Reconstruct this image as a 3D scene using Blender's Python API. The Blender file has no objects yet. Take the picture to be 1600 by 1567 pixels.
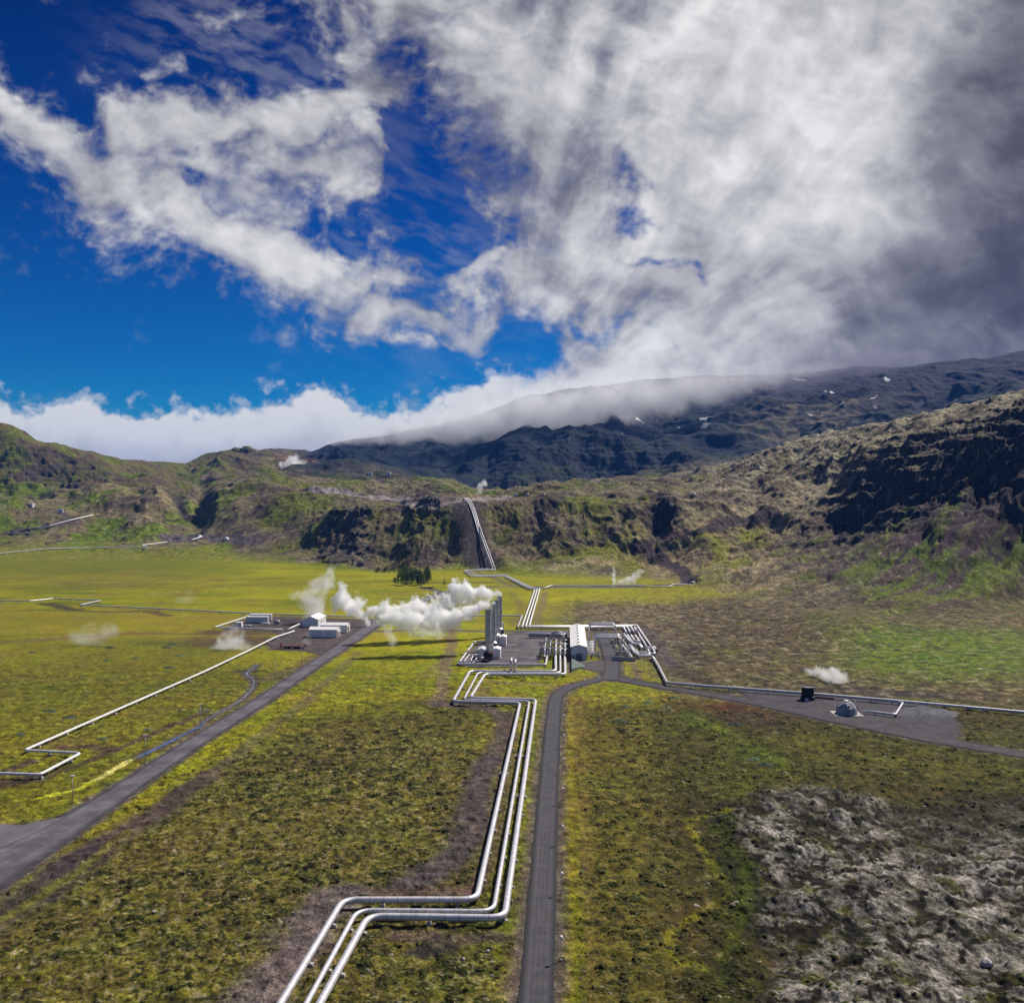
import bpy, bmesh, math, random
import numpy as np
from mathutils import Vector, Matrix
R=math.radians
random.seed(5)
sc=bpy.context.scene
COL=sc.collection
# ---------------------------------------------------------------- camera geometry (photo measured in its own 1600 px frame)
F=1450.0; CX=800.0; CY=783.5; H=70.0
TH=math.atan(86/1450.0)                 # the road's heading, right of the camera axis
SUN_AZ=R(46); SUN_EL=R(48)
def gp(px,py,z=0.0):
    d=(H-z)*F/(py-CY)
    return Vector(((px-CX)/F*d,d,z))
def at(px,py,d):
    return Vector(((px-CX)/F*d,d,H-(py-CY)/F*d))

# ---------- noise ----------
_rng=np.random.RandomState(7)
_P=np.concatenate([_rng.permutation(256)]*2).astype(np.int32)
_ang=_rng.rand(256)*2*np.pi
_GX=np.cos(_ang).astype(np.float32); _GY=np.sin(_ang).astype(np.float32)
def pnoise(x,y,seed=0):
    x=np.asarray(x,np.float32)+np.float32(seed*17.31); y=np.asarray(y,np.float32)+np.float32(seed*9.77)
    fx=np.floor(x); fy=np.floor(y); xi=fx.astype(np.int32)&255; yi=fy.astype(np.int32)&255
    x=x-fx; y=y-fy
    u=x*x*x*(x*(x*6-15)+10); v=y*y*y*(y*(y*6-15)+10)
    def g(ix,iy,dx,dy):
        h=_P[_P[ix&255]+(iy&255)]
        return _GX[h]*dx+_GY[h]*dy
    a=g(xi,yi,x,y); b=g(xi+1,yi,x-1,y); c=g(xi,yi+1,x,y-1); d=g(xi+1,yi+1,x-1,y-1)
    r=a+u*(b-a); s=c+u*(d-c)
    return (r+v*(s-r))*1.5
def fbm(x,y,o=5,seed=0,g=0.5,l=2.03):
    t=0;a=1;n=0
    for i in range(o):
        t=t+a*pnoise(x,y,seed+i*3); n+=a; a*=g; x=x*l; y=y*l
    return t/n
def ridged(x,y,o=5,seed=0,g=0.5,l=2.07):
    t=0;a=1;n=0
    for i in range(o):
        t=t+a*(1-np.abs(pnoise(x,y,seed+i*3))*1.6); n+=a; a*=g; x=x*l; y=y*l
    return t/n
def sst(a,b,x):
    t=np.clip((x-a)/(b-a),0,1); return t*t*(3-2*t)
# ---------- sky clouds : PX,PY are angular positions expressed in photo pixels ----------
def seg(PX,PY,x0,y0,x1,y1,r0,r1):
    dx,dy=x1-x0,y1-y0; L=dx*dx+dy*dy+1e-6
    t=np.clip(((PX-x0)*dx+(PY-y0)*dy)/L,0,1)
    d=np.hypot(PX-x0-t*dx,PY-y0-t*dy); r=r0+(r1-r0)*t
    return np.exp(-(d/r)**2)
def ell(PX,PY,x,y,rx,ry,rot=0):
    c,s=np.cos(np.radians(rot)),np.sin(np.radians(rot))
    a=(PX-x)*c+(PY-y)*s; b=-(PX-x)*s+(PY-y)*c
    return np.exp(-((a/rx)**2+(b/ry)**2))
def clouds(PX,PY):
    s=1/150.
    wx=fbm(PX*s,PY*s,3,1,.4)*70; wy=fbm(PX*s,PY*s,3,2,.4)*70
    X=PX+wx; Y=PY+wy
    M=np.zeros_like(PX)
    def up(v): 
        nonlocal M; M=np.maximum(M,v)
    # right deck
    deck=sst(-60,130, (X-700)-0.0*Y) 
    edge=np.interp(Y,[-300,0,120,300,400,470,540,600,660],[430,520,640,700,720,745,800,790,600]).astype(np.float32)
    deck=sst(-50,110,X-edge)
    up(deck*1.05)
    # left band
    for a in [(-150,90,20,185,60,52,.9),(20,185,150,255,52,62,.9),(150,255,300,335,62,78,1.),(300,335,460,425,80,50,1.),(460,425,560,440,45,40,.85),
              (190,205,420,190,55,60,.95),(420,190,600,150,60,65,1.),(560,60,600,240,60,55,.95),(400,250,560,270,85,80,.8),(260,240,420,300,60,90,.85),(500,300,610,390,70,55,.75),
              (600,430,770,420,34,34,.9),(560,490,740,495,42,38,.88),(520,470,760,460,60,55,.62),(680,400,780,440,40,40,.5),(620,520,680,535,20,18,.6),(240,110,275,100,22,16,.55),(420,100,470,60,60,60,.35),(330,40,420,10,40,40,.3),(470,40,560,0,60,60,.6)]:
        up(seg(X,Y,*a[:6])*a[6]*1.22)
    # holes
    for a in [(662,300,44,105,-14,1.15),(640,205,30,50,0,.8),(695,390,50,24,15,.7),(780,350,50,18,-10,.3),(750,270,60,60,0,.3),(470,110,90,70,0,.35),(430,300,120,30,30,.25),(590,350,30,60,0,.3),(660,480,90,30,0,.2),(985,362,60,30,10,.72),(945,290,34,30,0,.55),(1010,300,28,10,0,.35),(1035,460,60,16,8,.42),(1100,472,40,12,20,.36),(900,512,50,22,0,.5),(960,520,50,18,0,.35),
              (450,362,28,15,20,.7),(545,370,36,20,10,.75),(320,280,36,16,40,.55),(270,245,20,14,0,.3),(555,120,20,22,0,.3),(805,580,40,50,0,.7),(760,545,60,34,0,.7),(690,30,60,60,0,.25),(600,300,10,40,0,.4),(810,380,50,30,0,.45)]:
        M=M-ell(X+wx*.6+9*fbm(PX/22,PY/22,3,61),Y+wy*.5+9*fbm(PX/22,PY/22,3,65),*a[:5])*a[5]*1.1
    # streak coordinates (deck streams radiate from a point on the horizon)
    dx=PX-680; dy=805-PY; rr=np.hypot(dx,dy)+30; ph=np.arctan2(dy,dx)
    lr=np.log(rr/200.)
    iso0=fbm(PX/130,PY/110,4,35)
    wph=ph+0.05*fbm(PX/260,PY/260,3,31)
    st=fbm(wph*7.5+.30*iso0,lr*2.4+wph+.3*iso0,6,11,.55); st=np.tanh(st*3.0)*.36
    st2=fbm(wph*11,lr*4.2,4,15)
    Xn=PX+.35*wx; Yn=PY+.35*wy
    iso=fbm(Xn/150,Yn/115,6,21,0.55)
    fine=fbm(Xn/40,Yn/30,5,25,0.6)
    wisp=fbm((Xn+.35*Yn)/80,(Yn-.35*Xn)/24,5,28,.55)
    cr=ridged(Xn/70,Yn/55,5,29,.55)-.55
    w=sst(550,1000,PX)
    bl=fbm(Xn/80,Yn/60,5,81,.55)+.35*cr*(1-w)
    n=bl*.42*(1-.3*w)+iso*.55*(1-.4*w)+st*.45*w+st2*.12*w+fine*.16*(1-.4*w)+wisp*.12*(1-.7*w)
    hole=np.clip(sst(1.0,.55,M)*sst(-.2,.3,M),0,1)
    d=M+n*.75+hole*(.55*fbm(Xn/26,Yn/20,5,91,.6)+.25*cr)
    # thickness beyond which cloud stays opaque
    thick=sst(900,1250,PX+.25*(PY-250))
    d=d+thick*.35
    veil=.30*seg(PX,PY,330,60,700,420,130,130)*sst(-.3,.5,wisp+iso)
    al=sst(.10,1.10,d+.10*wisp+.06*fine)**1.05
    al=np.clip(np.maximum(al,veil),0,1)
    # brightness
    lit=.60-.08*w+.36*st*w+.08*st2*w+.10*cr*w+.16*iso+.06*fine*(1-.6*w)
    lit+=.17*sst(.5,1.3,d)
    bil=fbm(Xn/95,Yn/70,5,71,.5); bil2=fbm((Xn+Yn*.3)/60,(Yn-Xn*.3)/26,4,77,.5)
    lit+=.20*bil+.10*bil2*(1-.5*thick)
    d=d+0
    lit+=.03*(1-w)+.10*cr*(1-w)
    # glow toward upper centre right
    lit+=.13*ell(PX,PY,1180,60,330,240,-20)+.10*ell(PX,PY,1080,420,260,160,-30)+.16*ell(PX,PY,880,620,260,70,-12)
    lit+=.07*ell(PX,PY,430,390,170,70,25)
    lit+=.06*ell(PX,PY,1330,330,160,110,-30)+.06*ell(PX,PY,1290,180,140,90,-40)+.10*ell(PX,PY,1060,60,90,160,30)+.08*ell(PX,PY,1330,60,80,160,30)
    dark=.48*sst(1350,1640,PX+.22*(PY-300)+st*200)+.26*ell(PX,PY,1380,460,170,70,-5)+.22*ell(PX,PY,1420,590,320,60,0)+.16*ell(PX,PY,1480,170,90,120,20)
    dark+=.20*ell(PX,PY,660,170,90,190,-10)+.14*ell(PX,PY,1080,200,60,130,35)+.12*ell(PX,PY,840,260,120,140,0)+.10*ell(PX,PY,400,235,130,40,0)+.12*ell(PX,PY,1180,440,70,40,0)
    lit=lit-dark
    lit=np.clip(lit,.10,1.0)
    # ---- low bank
    bx=[-400,-100,0,60,130,180,300,360,440,480,530,560,640,700,760,850,950,1100,1300,1500,2000]
    by=[600,618,628,640,622,640,643,640,620,604,610,640,640,614,592,574,560,540,520,500,480]
    top=np.interp(PX+wx*.22,bx,by).astype(np.float32)
    n1=fbm(PX/46,PY/40,6,41,.58); n2=ridged(PX/60,PY/50,4,45,.55)
    h=(PY-top)+n1*26+(n2-.5)*20+wx*.06
    hz=sst(870,760,PX)*1.0
    ab=sst(-2,16,h)*(hz+(1-hz)*sst(-20,60,h)*.85)
    wisps=sst(.15,.6,fbm(PX/34,PY/30,5,49,.6)+sst(-45,5,h)*.6-.25)*sst(-50,-5,h)*.45*hz
    ab=np.maximum(ab,wisps)
    lb=.93+.20*n1-.10*sst(20,95,h)-.20*sst(45,110,h+30*n1)*sst(700,300,PX)+.10*(n2-.5)
    lb+=.05*sst(-5,25,h)
    lb*= 1-.25*sst(60,-60,PX)*0
    lb-=.55*sst(950,1450,PX+ (PY-560)*.8)
    lb=np.clip(lb,.13,.95)
    ramp=lambda l:np.stack([np.interp(l,[0,.25,.5,.75,1],[.055,.115,.26,.55,.86]),np.interp(l,[0,.25,.5,.75,1],[.053,.112,.258,.55,.86]),np.interp(l,[0,.25,.5,.75,1],[.072,.142,.295,.57,.855])],-1).astype(np.float32)
    C1=ramp(lit); C2=ramp(lb)
    A=al+ab-al*ab
    C=(C1*(al*(1-ab))[...,None]+C2*ab[...,None])/np.maximum(A,1e-4)[...,None]
    return C,A
# ---------------------------------------------------------------- terrain: one height field on a polar grid round the viewpoint
LN={ # px : foot y | (y,D) lower slope top, brink, bench, dip, upper bench, skyline
-500:(883,(838,1250),(775,1400),(785,1500),(765,1650),(690,1850),(640,2000)),
0:(883,(838,1250),(779,1400),(790,1500),(770,1650),(702,1850),(663,2000)),
25:(883,(838,1250),(781,1400),(790,1500),(770,1650),(704,1850),(667,2000)),
60:(883,(842,1240),(788,1390),(789,1510),(768,1680),(714,1880),(690,2030)),
100:(882,(845,1230),(796,1380),(786,1520),(766,1700),(725,1900),(700,2050)),
160:(880,(850,1230),(812,1340),(767,1500),(763,1680),(732,1930),(714,2120)),
200:(880,(850,1230),(815,1330),(766,1510),(760,1680),(736,1960),(719,2200)),
250:(880,(850,1220),(822,1310),(772,1500),(762,1690),(740,2000),(723,2350)),
290:(880,(850,1200),(828,1300),(800,1480),(778,1700),(746,2100),(727,2500)),
312:(880,(852,1200),(828,1290),(816,1470),(790,1750),(746,2200),(722,3200)),
335:(880,(856,1190),(826,1270),(782,1400),(766,1780),(742,2300),(713,3300)),
380:(882,(865,1150),(826,1240),(773,1390),(761,1700),(742,2300),(707,3400)),
440:(884,(866,1090),(830,1210),(775,1350),(758,1700),(744,2300),(706,3400)),
490:(887,(872,1045),(824,1170),(775,1350),(757,1730),(743,2350),(709,3350)),
520:(890,(876,1010),(812,1155),(775,1350),(757,1760),(742,2400),(694,3300)),
560:(893,(880,975),(802,1125),(775,1340),(758,1800),(742,2500),(687,3300)),
600:(896,(884,950),(798,1110),(776,1320),(760,1800),(745,2500),(684,3350)),
640:(897,(885,940),(794,1095),(777,1300),(761,1800),(746,2500),(675,3400)),
700:(894,(880,945),(787,1060),(779,1300),(766,1800),(746,2500),(666,3500)),
725:(893,(868,953),(783.6,1046),(780,1280),(772,1800),(741,2450),(659,3550)),
765:(893,(868,953),(783.2,1046),(782,1250),(776,1850),(736,2420),(646,3600)),
790:(897,(870,950),(779,1052),(778,1250),(770,2000),(722,2380),(638,3650)),
820:(903,(872,945),(776,1058),(775,1250),(764,2100),(714,2350),(630,3700)),
900:(908,(875,920),(771,1060),(770,1250),(758,2150),(709,2400),(616,3800)),
960:(908,(880,900),(773,1040),(768,1250),(755,2150),(709,2400),(606,3850)),
1000:(907,(884,890),(786,1010),(768,1250),(752,2150),(712,2400),(599,3900)),
1030:(910,(884,885),(800,990),(768,1250),(750,2100),(706,2450),(597,3900)),
1060:(915,(880,880),(802,1000),(769,1260),(746,2000),(700,2500),(596,3900)),
1120:(926,(870,870),(798,1010),(752,1330),(738,2000),(690,2500),(594,3900)),
1200:(960,(862,880),(800,1010),(716,1380),(716,1950),(672,2500),(592,3850)),
1260:(984,(850,890),(800,990),(695,1340),(700,1900),(669,2450),(589,3800)),
1310:(990,(834,900),(790,980),(682,1310),(690,1850),(667,2400),(587,3750)),
1345:(990,(822,890),(748,960),(673,1300),(683,1820),(662,2400),(579,3720)),
1400:(986,(804,860),(717,945),(663,1280),(672,1780),(655,2400),(581,3700)),
1500:(974,(786,800),(690,900),(646,1240),(660,1700),(630,2500),(572,3600)),
1600:(945,(788,740),(650,850),(622,1200),(638,1600),(608,2600),(556,3600)),
1700:(958,(785,690),(620,810),(600,1150),(620,1550),(590,2600),(545,3600)),
2200:(975,(775,650),(600,800),(580,1100),(600,1500),(570,2600),(530,3600)),
}
_k=sorted(LN); _kx=np.array(_k,float)
def _pch(x,y,xi):          # monotone cubic through the knots
    h=np.diff(x); d=np.diff(y)/h; m=np.zeros_like(y)
    for i in range(1,len(x)-1):
        if d[i-1]*d[i]>0:
            w1=2*h[i]+h[i-1]; w2=h[i]+2*h[i-1]; m[i]=(w1+w2)/(w1/d[i-1]+w2/d[i])
    m[0]=d[0]; m[-1]=d[-1]
    j=np.clip(np.searchsorted(x,xi)-1,0,len(x)-2); t=np.clip((xi-x[j])/h[j],0,1)
    return ((1+2*t)*(1-t)**2*y[j]+t*(1-t)**2*h[j]*m[j]+t*t*(3-2*t)*y[j+1]+t*t*(t-1)*h[j]*m[j+1])
def _sm(a,n):
    k=np.ones(n)/n; return np.convolve(np.pad(a,n//2,mode='edge'),k,'valid')[:len(a)]
NIN=1180
azi=np.linspace(R(-33.5),R(33.5),NIN)
side=R(33.5)+ (R(180)-R(33.5))*(np.linspace(0,1,46)[1:])**1.5
AZ=np.concatenate([-side[::-1],azi,side[:-1]])
AZ[0]=-math.pi
# rows: density follows what each distance covers on screen
rk=np.array([90,130,250,450,700,850,900,1060,1400,1450,2200,2500,3200,3950,4100,9000.])
dn=np.array([.5,1.9,.70,.20,.14,.14,.40,.42,.32,.12,.10,.12,.11,.11,.01,.004])
rf=np.linspace(90,9000,60000); cd=np.cumsum(np.interp(rf,rk,dn)*1.0); cd/=cd[-1]
RR=np.concatenate([[2,20,50,75],np.interp(np.linspace(0,1,1900),cd,rf)])
nc,nr=len(AZ),len(RR)
azc=np.clip(AZ,R(-50),R(50)); pxc=CX+F*np.tan(azc); cosc=np.cos(np.clip(AZ,R(-50),R(50)))
footy=np.interp(pxc,_kx,[LN[k][0] for k in _k]); 
inv=(np.abs(AZ)<R(34))
def line(i,j):
    a=np.interp(pxc,_kx,[LN[k][i][j] for k in _k]); b=_sm(a,13); return np.where(inv,b,a)
Ys=[line(i,0) for i in range(1,7)]; Ds=[line(i,1) for i in range(1,7)]
footD=H*F/(_sm(footy,9)-CY)
Z0=np.zeros((nc,nr),np.float32); TT=np.zeros((nc,nr),np.float32)   # TT: position in the profile (0 flat,1 foot,2..7)
back=sst(R(150),R(60),np.abs(AZ))
for c in range(nc):
    D=RR*cosc[c]
    x=[0,footD[c]-120,footD[c]]+[Ds[i][c] for i in range(6)]
    z=[0,0,.8]+[H-(Ys[i][c]-CY)/F*Ds[i][c] for i in range(6)]
    x+= [x[-1]*1.25,7000,9500]; z+=[z[-1]*.8,z[-1]*.25,20]
    x=np.array(x,float); z=np.array(z,float)
    for i in range(1,len(x)):
        if x[i]<=x[i-1]+4: x[i]=x[i-1]+4
    Z0[c]=_pch(x,z,D)*(0.12+.88*back[c])
    TT[c]=np.interp(D,x,[0,.8,1,2,3,4,5,6,7,8,9,10])
AZ2=AZ[:,None].astype(np.float32); RR2=RR[None,:].astype(np.float32)
GX=(np.sin(AZ2)*RR2).astype(np.float32); GY=(np.cos(AZ2)*RR2).astype(np.float32)
PXg=np.broadcast_to((CX+F*np.tan(np.clip(AZ2,-1,1))),GX.shape).astype(np.float32)
DF=(RR2*np.cos(np.clip(AZ2,-1,1))).astype(np.float32)
PYf=CY+H*F/np.maximum(DF,20)               # the photo row of flat ground at that distance
def slope(Z):
    dr=np.gradient(Z,axis=1)/np.gradient(RR)[None,:]
    da=np.gradient(Z,axis=0)/(np.maximum(np.gradient(AZ),1e-6)[:,None]*RR2)
    return np.hypot(dr,da)
KF=int(np.searchsorted(RR,1080)); KH=int(np.searchsorted(RR,480))
def _near(f):
    def g(x,y,*a,**k):
        o=np.zeros(GX.shape,np.float32); B=np.broadcast_to
        o[:,:KF]=f(B(x,GX.shape)[:,:KF],B(y,GX.shape)[:,:KF],*a,**k); return o
    return g
def _farw(f):
    def g(x,y,*a,**k):
        o=np.zeros(GX.shape,np.float32); B=np.broadcast_to
        o[:,KH:]=f(B(x,GX.shape)[:,KH:],B(y,GX.shape)[:,KH:],*a,**k); return o
    return g
fbmN=_near(fbm); ridN=_near(ridged); fbmF=_farw(fbm); ridF=_farw(ridged)
S0=slope(Z0)
hill=sst(.85,1.6,TT); 
far=sst(1500,2600,DF)
n_big=fbm(GX/220,GY/220,5,101); n_mid=fbm(GX/60,GY/60,5,105); rg=ridF(GX/130,GY/130,5,109); rgs=ridF(GX/38,GY/38,5,113)
# strip that carries the slope pipes stays even
strip=np.exp(-((PXg-(718+ (H-0-Z0)*0.36*0+ 38*np.clip((1050-DF)/125,0,1)))/26)**4)*sst(900,925,DF)*sst(1085,1055,DF)
Z=Z0.copy()
amp=hill*(1-strip)*(1-.62*sst(510,440,PXg)*sst(325,360,PXg)*sst(4.4,3.4,TT))
canyon=np.exp(-((PXg-(318-40*sst(1200,1600,DF)))/14)**2)*sst(1290,1400,DF)*sst(1900,1650,DF)
Z+=amp*(1-.8*far)*((n_big*16+ (rg-.5)*20)*sst(1.5,3.5,TT)*(1-.35*sst(2.6,3.0,TT)*sst(4.4,3.6,TT)) + n_mid*6*np.clip(S0*2+.25,0,1) +(rgs-.5)*2.6*np.clip(S0*1.6+.1,0,1))
rgf=ridF(GX/330,GY/330,4,117,.45)
rgf2=ridF(GX/520+.3*n_big,GY/760,3,119,.45)
Z+=amp*far*((rgf2-.5)*95+(rgf-.5)*36+n_big*18+(rg-.5)*7+(rgs-.5)*1.8+n_mid*1.8)*sst(7.0,6.2,TT)
Z-=canyon*16
# gullies running down the steep faces, wandering sideways
LX=(PXg-800)*np.minimum(DF,1500)/F          # lateral metres
wv=22*n_mid+30*n_big
gl=ridF((LX+wv)/46.,(DF+wv)/150.,4,121); gl2=ridF((LX+.6*wv)/17.,(DF-wv)/60.,4,125)
Z+=amp*np.clip(S0-.10,0,.45)*2.2*((gl-.5)*6.5+(gl2-.5)*3)*(1-.5*far)
ns_r=fbmF(GX/24,GY/24,4,128,.55)
hum=fbmF(GX/90+.4*n_mid,GY/150,4,127)
Z+=amp*((hum*14+3*ns_r)*1.0)*sst(1.3,2.2,TT)*sst(5.2,4.4,TT)
AC=.74*GX-.67*GY; AL=.67*GX+.74*GY
Z+=hill*sst(1010,1120,PXg)*sst(5.4,4.6,TT)*((ridF(AC/46+.5*n_mid,AL/230,4,132,.5)-.5)*11+(ridF(AC/17+.4*n_mid,AL/90,3,133,.5)-.5)*3.5)
kn=lambda px,d,rx,rd,h: h*np.exp(-((PXg-px+14*n_mid*2)/rx)**2-((DF-d+20*n_mid)/rd)**2)
Z+=kn(1075,1010,62,45,13)+kn(935,905,70,28,6)-kn(1032,960,26,40,9)+kn(640,1010,40,40,6)+kn(690,1650,70,150,22)+kn(560,1560,80,120,14)+kn(455,1300,45,60,9)+kn(405,1500,50,90,12)+kn(600,2000,70,150,22)+kn(480,2050,60,150,16)+kn(880,1350,70,60,7)+kn(1010,1330,60,70,8)+kn(170,1480,60,60,10)+kn(255,1430,40,50,9)-kn(600,960,26,40,5)
Z+=hill*(1-strip)*sst(1020,1120,PXg)*sst(3.2,2.2,TT)*(5*fbmF((LX+.4*DF)/60,(DF*.6-.2*LX)/34,5,129,.55)+2.5*(ridF(GX/30,GY/30,4,130)-.5))
# cliffs: steepened, broken bands
def band(a,b): return sst(a-.35,a+.1,TT)*sst(b+.3,b-.1,TT)
cl_esc=sst(450,520,PXg+30*n_big)*sst(730,690,PXg)*band(1.6,3.0)*sst(.05,.3,.7*n_mid+.5*n_big+.55*np.maximum(ell(PXg,TT,545,2.1,60,.5),ell(PXg,TT,672,2.75,45,.4))-.12)
cl_rt=sst(1255,1330,PXg+20*n_mid)*band(2.0,3.0)
cl_left=sst(150,20,np.abs(PXg-85))*band(5.1,6.1)*.8
cl_ben=.5*sst(745,800,PXg)*sst(1130,1020,PXg)*band(5.2,6.0)
cl_far=sst(470,560,PXg)*sst(6.0,6.5,TT)*sst(7.05,6.8,TT)*.3
cliff=np.clip(np.maximum.reduce([cl_esc,cl_rt,cl_left*.7,cl_ben,cl_far]),0,1)*(1-strip)
bl=ridF(GX/26+n_mid,GY/26,5,131,.6); bl3=ridF(GX/70+.5*n_mid,GY/70,4,135,.55)
clg=np.where(cl_esc>=cliff-.01,cliff*.45,cliff)
Z+=clg*(1-.5*far)*((bl-.45)*8*np.clip(DF/1000,.6,1.8)+(bl3-.45)*20*np.clip(DF/1000,.6,2.0))
stp=np.round((Z+6*n_mid)/13.)*13-Z
Z+=clg*stp*.35*np.clip(DF/1000,.7,1)
# ---- valley floor
flat=1-hill
ps=fbmN(GX/14,GY/14,4,141)
Z+=flat*(.25*fbmN(GX/45,GY/45,3,145)*sst(130,200,DF)+.0)
Z+=flat*sst(860,600,PYf*0+DF)*0
# knoll field / lava right of the plant and right foreground
PXw=PXg+26*n_mid+20*ps; PYw=PYf+ (12*n_mid+8*ps)*np.clip((PYf-CY)/300,.15,1.4)
PXl=PXw+170*fbmN(GX/50,GY/50,4,149); PYl=PYw+110*fbmN(GX/55,GY/55,4,150)
lavaR=sst(1100,1165,PXl)*sst(1190,1265,PYl-.04*(PXw-1200))
knollR=ell(PXw,PYw,1300,985,110,16)*1.0
lavaM=np.clip(sst(840,930,PXw)*sst(1330,1200,PXw)*sst(925,950,PYw)*sst(1075,1010,PYw+.10*(1200-PXw)),0,1)
bigl=fbmN(GX/17,GY/17,5,151,.55); rl=ridN(GX/9,GY/9,4,155,.55)
b1=np.abs(fbmN(GX/9+.5*bigl,GY/9,3,152,.5)); b2=np.abs(fbmN(GX/3.2,GY/3.2,3,153,.5)); cush=np.minimum(b1*2.4,1)**.8*.7+np.minimum(b2*2.4,1)**.8*.3
hump=sst(-.25,.35,bigl)
Z+=flat*lavaR*3.4*(fbmN(GX/34,GY/26,3,148)+.15)
Z+=flat*lavaR*(1.5*bigl+.6*hump*cush+.35*fbmN(GX/1.3,GY/1.3,2,154))
Z+=flat*(lavaM*(2.6*fbmN(GX/30,GY/30,4,158)+1.2*(rl-.4)))+knollR*5*flat
t1=fbmN(GX/2.6,GY/2.6,3,161,.55); t2=fbmN(GX/6.5,GY/6.5,4,165); t3=fbmN(GX/1.1,GY/1.1,2,167)
nearw=sst(620,260,DF)
Z+=flat*nearw*(sst(-.05,.45,t1+.35*t2)*.45+.25*t2+.12*t3)
# ---------------------------------------------------------------- what keeps the ground flat: roads, yards, pipe beds
MAIN=[(815,2100),(834,1640),(837.5,1567),(847,1400),(855.5,1250),(861,1170),(866,1105),(869,1090),(877,1080),(890,1073),(908,1068),(928,1063),(952,1056)]
MAINW=[4.8*.5+.35]*13
LEFT=[(-700,1860),(-120,1420),(0,1345),(60,1316),(130,1275),(220,1215),(312,1154),(400,1101),(498,1034),(545,1003),(590,972),(625,955),(650,943),(672,934),(692,926.5)]
LEFTW=[5,9,8.5,6.2,4.6,3.9,3.7,3.6,3.6,4.2,4.6,4.2,3.6,3.4,3.2]
RIGHT=[(952,1056),(985,1064),(1040,1074),(1110,1085),(1190,1098),(1290,1118),(1380,1137),(1470,1157),(1540,1169),(1600,1179),(1720,1200),(2400,1320)]
RIGHTW=[4.4,4.2,3.8,4.2,5.4,7,7,5,4,3.8,3.8,3.8]
DRIVE=[(953,1062),(957,1042),(953,1024),(948,1010),(943,998),(939,987)]
DRIVEW=[4.2,3.8,3.6,3.5,3.2,3]
PLANT=[(592,986),(640,985),(720,985.5),(780,986),(850,986),(888,987)]
PLANTW=[3,2.4,2.2,2.2,2.6,2.6]
FARR=[(692,926.5),(720,921),(760,917),(800,916.5),(850,917.5),(930,917.5),(1000,916.5),(1060,914.5),(1110,913.5),(1150,912.5)]
FARRW=[3,3,3,3.2,5,6,6,6,6,3]
GROV=[(692,926.5),(676,921),(655,917.5)]
YARD=[(788,990),(845,984.5),(888,985),(889,996),(858,1000),(846,1018),(838,1041),(742,1042),(716,1040),(733,1020),(752,1003),(772,1000)]
APRON=[(889,1034),(920,1033),(948,1031),(950,1050),(930,1049),(905,1043),(890,1050)]
COMP=[(372,970),(420,963),(470,965),(560,967),(590,967),(575,985),(545,1003),(505,1024),(478,1017),(425,1015),(415,1002),(440,993),(430,986),(350,984)]
JUNC=[(-60,1288),(34,1289),(96,1277),(150,1262),(120,1290),(60,1332),(0,1372),(-60,1408)]
PAD=[(1150,1077),(1260,1084.5),(1350,1092),(1440,1100),(1490,1122),(1500,1148),(1470,1163),(1380,1142),(1290,1122),(1190,1100)]
PADF=[(1060,914),(1075,904),(1100,905),(1130,908),(1165,911),(1150,914.5)]
PADL=[(258,838.0),(330,840),(400,844)]
def wl(pts): return [gp(x,y) for x,y in pts]
def dist_line(pts,ws):
    P=wl(pts); out=np.full(GX.shape,1e9,np.float32)
    for (a,b,w0,w1) in zip(P[:-1],P[1:],ws[:-1],ws[1:]):
        x0,x1=min(a.x,b.x)-25,max(a.x,b.x)+25; y0,y1=min(a.y,b.y)-25,max(a.y,b.y)+25
        m=(GX>x0)&(GX<x1)&(GY>y0)&(GY<y1)
        if not m.any(): continue
        dx,dy=b.x-a.x,b.y-a.y; L=dx*dx+dy*dy
        t=np.clip(((GX[m]-a.x)*dx+(GY[m]-a.y)*dy)/L,0,1)
        d=np.hypot(GX[m]-a.x-t*dx,GY[m]-a.y-t*dy)-(w0+(w1-w0)*t)
        out[m]=np.minimum(out[m],d)
    return out
def dist_poly(pts):
    P=wl(pts); e=dist_line(pts+[pts[0]],[0]*(len(pts)+1)); ins=np.zeros(GX.shape,bool)
    n=len(P)
    for i in range(n):
        a,b=P[i],P[(i+1)%n]
        if abs(a.y-b.y)<1e-6: continue
        c=((a.y>GY)!=(b.y>GY))&(GX<(b.x-a.x)*(GY-a.y)/(b.y-a.y)+a.x)
        ins^=c
    return np.where(ins,-np.minimum(e,50),e)
RD=[dist_line(MAIN,MAINW),dist_line(LEFT,LEFTW),dist_line(RIGHT,RIGHTW),dist_line(DRIVE,DRIVEW),dist_line(PLANT,PLANTW),dist_line(FARR,FARRW),dist_line(GROV,[2.5]*3)]
PD=[dist_poly(JUNC),dist_poly(YARD),dist_poly(APRON),dist_poly(COMP),dist_poly(PAD),dist_poly(PADF)]
BRK=[(403,1038),(392,1046),(383,1053),(392,1058),(398,1066),(393,1078),(380,1091),(362,1103),(340,1114),(318,1128),(313,1136),(306,1138),(285,1149),(266,1158),(247,1168),(228,1177),(214,1184)]
RD.append(dist_line(BRK,[.8]*17))
road_d=np.minimum.reduce(RD+PD)
keep=sst(-.1,1.8,road_d)
vis=(TT<1.3)
Z=np.where(vis,Z*keep-.12*(1-keep),Z)
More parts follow.
